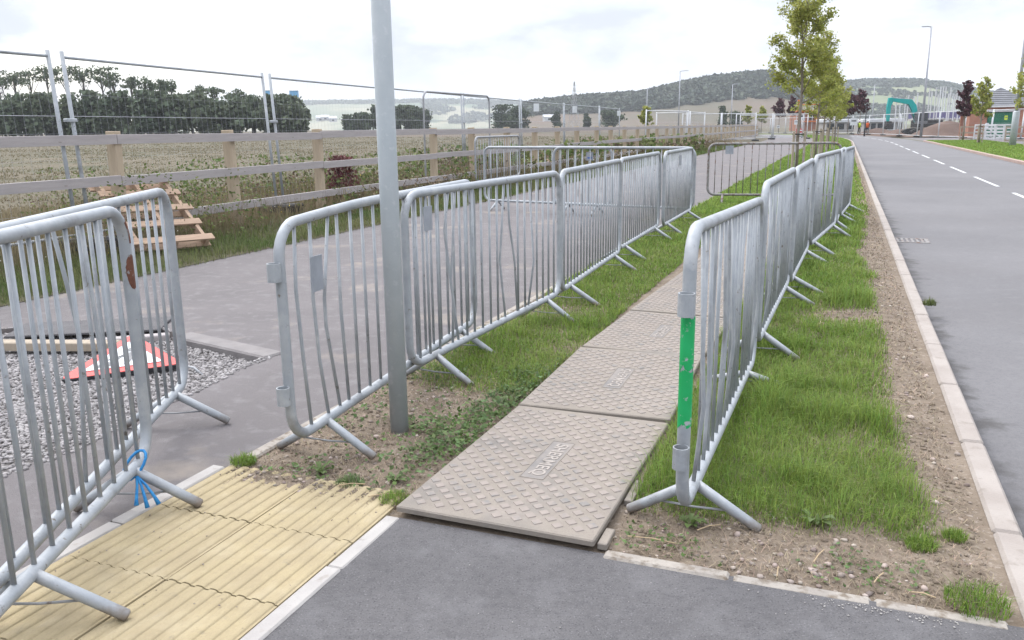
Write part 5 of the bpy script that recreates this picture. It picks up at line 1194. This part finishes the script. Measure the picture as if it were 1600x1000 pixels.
MB().bbox((0, 0, .62), (.72, .05, .62), .01).obj('board', M['red'], t); MB().bbox((0, -.032, .42), (.6, .01, .18), .004).obj('white_panel', M['sign_white'], t); MB().bbox((0, -.032, .76), (.5, .01, .12), .004).obj('white_panel', M['sign_white'], t)
for sx in (-.3, .3): MB().bbox((sx, .08, .16), (.05, .3, .34), .01).obj('foot', M['track'], t)
t = thing('black_post', 'slim black post at the far kerb right of the purple trees', 'post', g0(1352, 100, -.1)); MB().tube([(0, 0, 0), (0, 0, .9), (0, 0, .95), (0, 0, 3.3)], [.1, .1, .055, .05], 8).obj('shaft', M['sign_black'], t, True); MB().tube([(0, 0, 3.3), (0, 0, 3.36), (0, 0, 3.45)], [.09, .09, .02], 8).obj('cap', M['sign_black'], t, True)
# site cabins, white roofs, half-built house with scaffolding
def cabin(label, x, Y, w_, d_, h_, nwin, rz=0):
    t = thing('site_cabin', label, 'cabin', g0(x, Y, -.1), rz, 'low white site buildings'); ubox('body', (0, 0, h_ / 2), (w_, d_, h_), 'concrete', t); ubox('roof', (0, 0, h_ + .22), (w_ + .5, d_ + .6, .55), 'cabin', t, .1)
    for k in range(nwin):
        wn = ubox('window', (-w_ / 2 + w_ * (k + .5) / nwin, -d_ / 2 - .02, h_ * .55), (w_ / nwin * .7, .06, h_ * .6), 'glass', t); ubox('frame', (-w_ / 2 + w_ * (k + .5) / nwin, -d_ / 2 - .04, h_ * .24), (w_ / nwin * .75, .06, .08), 'white', wn)
cabin('long low white-roofed building behind the site fence left of the digger', 1372, 142, 6.4, 4, 1.7, 6, .0); cabin('low white-roofed building behind the purple trees', 1322, 150, 8.5, 4, 1.75, 5, 0)
hs = thing('half_built_house', 'half-built house with orange scaffold boards behind the young trees', 'building', g0(1254, 190, -.1), 0)
ubox('wall', (0, 0, 2.2), (4.2, 5, 4.4), 'brick', hs); ubox('window', (-1, -2.52, 2.9), (.9, .08, 1.1), 'glass', hs); ubox('window', (1, -2.52, 2.9), (.9, .08, 1.1), 'glass', hs)
for z in (2.0, 4.2, 5.6): ubox('scaffold_board', (0, -3.1, z), (5.2, .7, .18), 'orange', hs)
for sx in (-2.5, -.8, .9, 2.5): MB().tube([(sx, -3.3, 0), (sx, -3.3, 6.6)], .07, 6).obj('scaffold_pole', M['cabin'], hs)
ubox('orange_panel', (-2.2, -3.4, 5.4), (.7, .1, 2.4), 'orange', hs); ubox('orange_panel', (2.0, -3.4, 3.2), (.8, .1, 1.6), 'orange', hs)
# two site workers
def worker(label, x, Y, vest, rz, stride=.12):
    p = g0(x, Y, -.05); t = thing('person', label, 'person', p, rz, 'site workers')
    me_ = bpy.data.meshes.new('body'); J = [(0, 0, .95), (0, 0, 1.2), (0, .01, 1.42), (0, 0, 1.52), (0, -.01, 1.66), (0, 0, 1.78), (.2, 0, 1.42), (.27, -.03, 1.16), (.26, -.14, .93), (-.2, 0, 1.42), (-.27, -.03, 1.16), (-.25, -.1, .9), (.1, 0, .9), (.11, -stride, .5), (.11, -stride * .8, .08), (.11, -stride - .14, .04), (-.1, 0, .9), (-.11, stride * .3, .5), (-.11, stride, .08), (-.11, stride - .14, .04)]
    E_ = [(0, 1), (1, 2), (2, 3), (3, 4), (4, 5), (2, 6), (6, 7), (7, 8), (2, 9), (9, 10), (10, 11), (0, 12), (12, 13), (13, 14), (14, 15), (0, 16), (16, 17), (17, 18), (18, 19)]
    R_ = [.15, .15, .15, .06, .1, .08, .07, .05, .035, .07, .05, .035, .09, .065, .045, .04, .09, .065, .045, .04]
    me_.from_pydata(J, E_, []); o = bpy.data.objects.new('body', me_); COL.objects.link(o); o.parent = t
    o.modifiers.new('skin', 'SKIN'); o.modifiers.new('sub', 'SUBSURF').levels = 1
    for i, r in enumerate(R_): me_.skin_vertices[0].data[i].radius = (r, r * .8)
    me_.skin_vertices[0].data[0].use_root = True; me_.materials.append(M['trouser'])
    MB().tube([(0, 0, .88), (0, 0, 1.2), (0, 0, 1.44), (0, 0, 1.5)], [.2, .2, .21, .12], 10).obj('vest', M[vest], t, True)
    MB().tube([(0, -.01, 1.54), (0, -.01, 1.60), (0, -.01, 1.7), (0, -.01, 1.74)], [.06, .095, .1, .09], 10).obj('face', M['skin'], t, True)
    MB().tube([(0, 0, 1.70), (0, 0, 1.73), (0, 0, 1.80), (0, 0, 1.84)], [.145, .125, .11, .04], 12).obj('hard_hat', M['white'], t, True)
worker('site worker in yellow hi-vis vest and white hard hat by the site fence', 1343, 117, 'hivis', .4); worker('site worker in orange hi-vis vest and white hard hat right of the black post', 1356, 112, 'hivis_o', -.5)

# ------------------------------------------------------------------ air
hm = bpy.data.materials.new('haze_air'); hm.use_nodes = True; ht = hm.node_tree; ht.nodes.clear()
pv = N(ht, 'ShaderNodeVolumePrincipled', i_Density=.00019, i_Anisotropy=.2); pv.inputs['Color'].default_value = (.86, .91, .97, 1)
ho = N(ht, 'ShaderNodeOutputMaterial'); ht.links.new(pv.outputs[0], ho.inputs['Volume'])
hb = MB().box((0, 0, 95), (10200, 10200, 194)).obj('haze', hm); hb['kind'] = 'stuff'
S.cycles.volume_bounces = 1
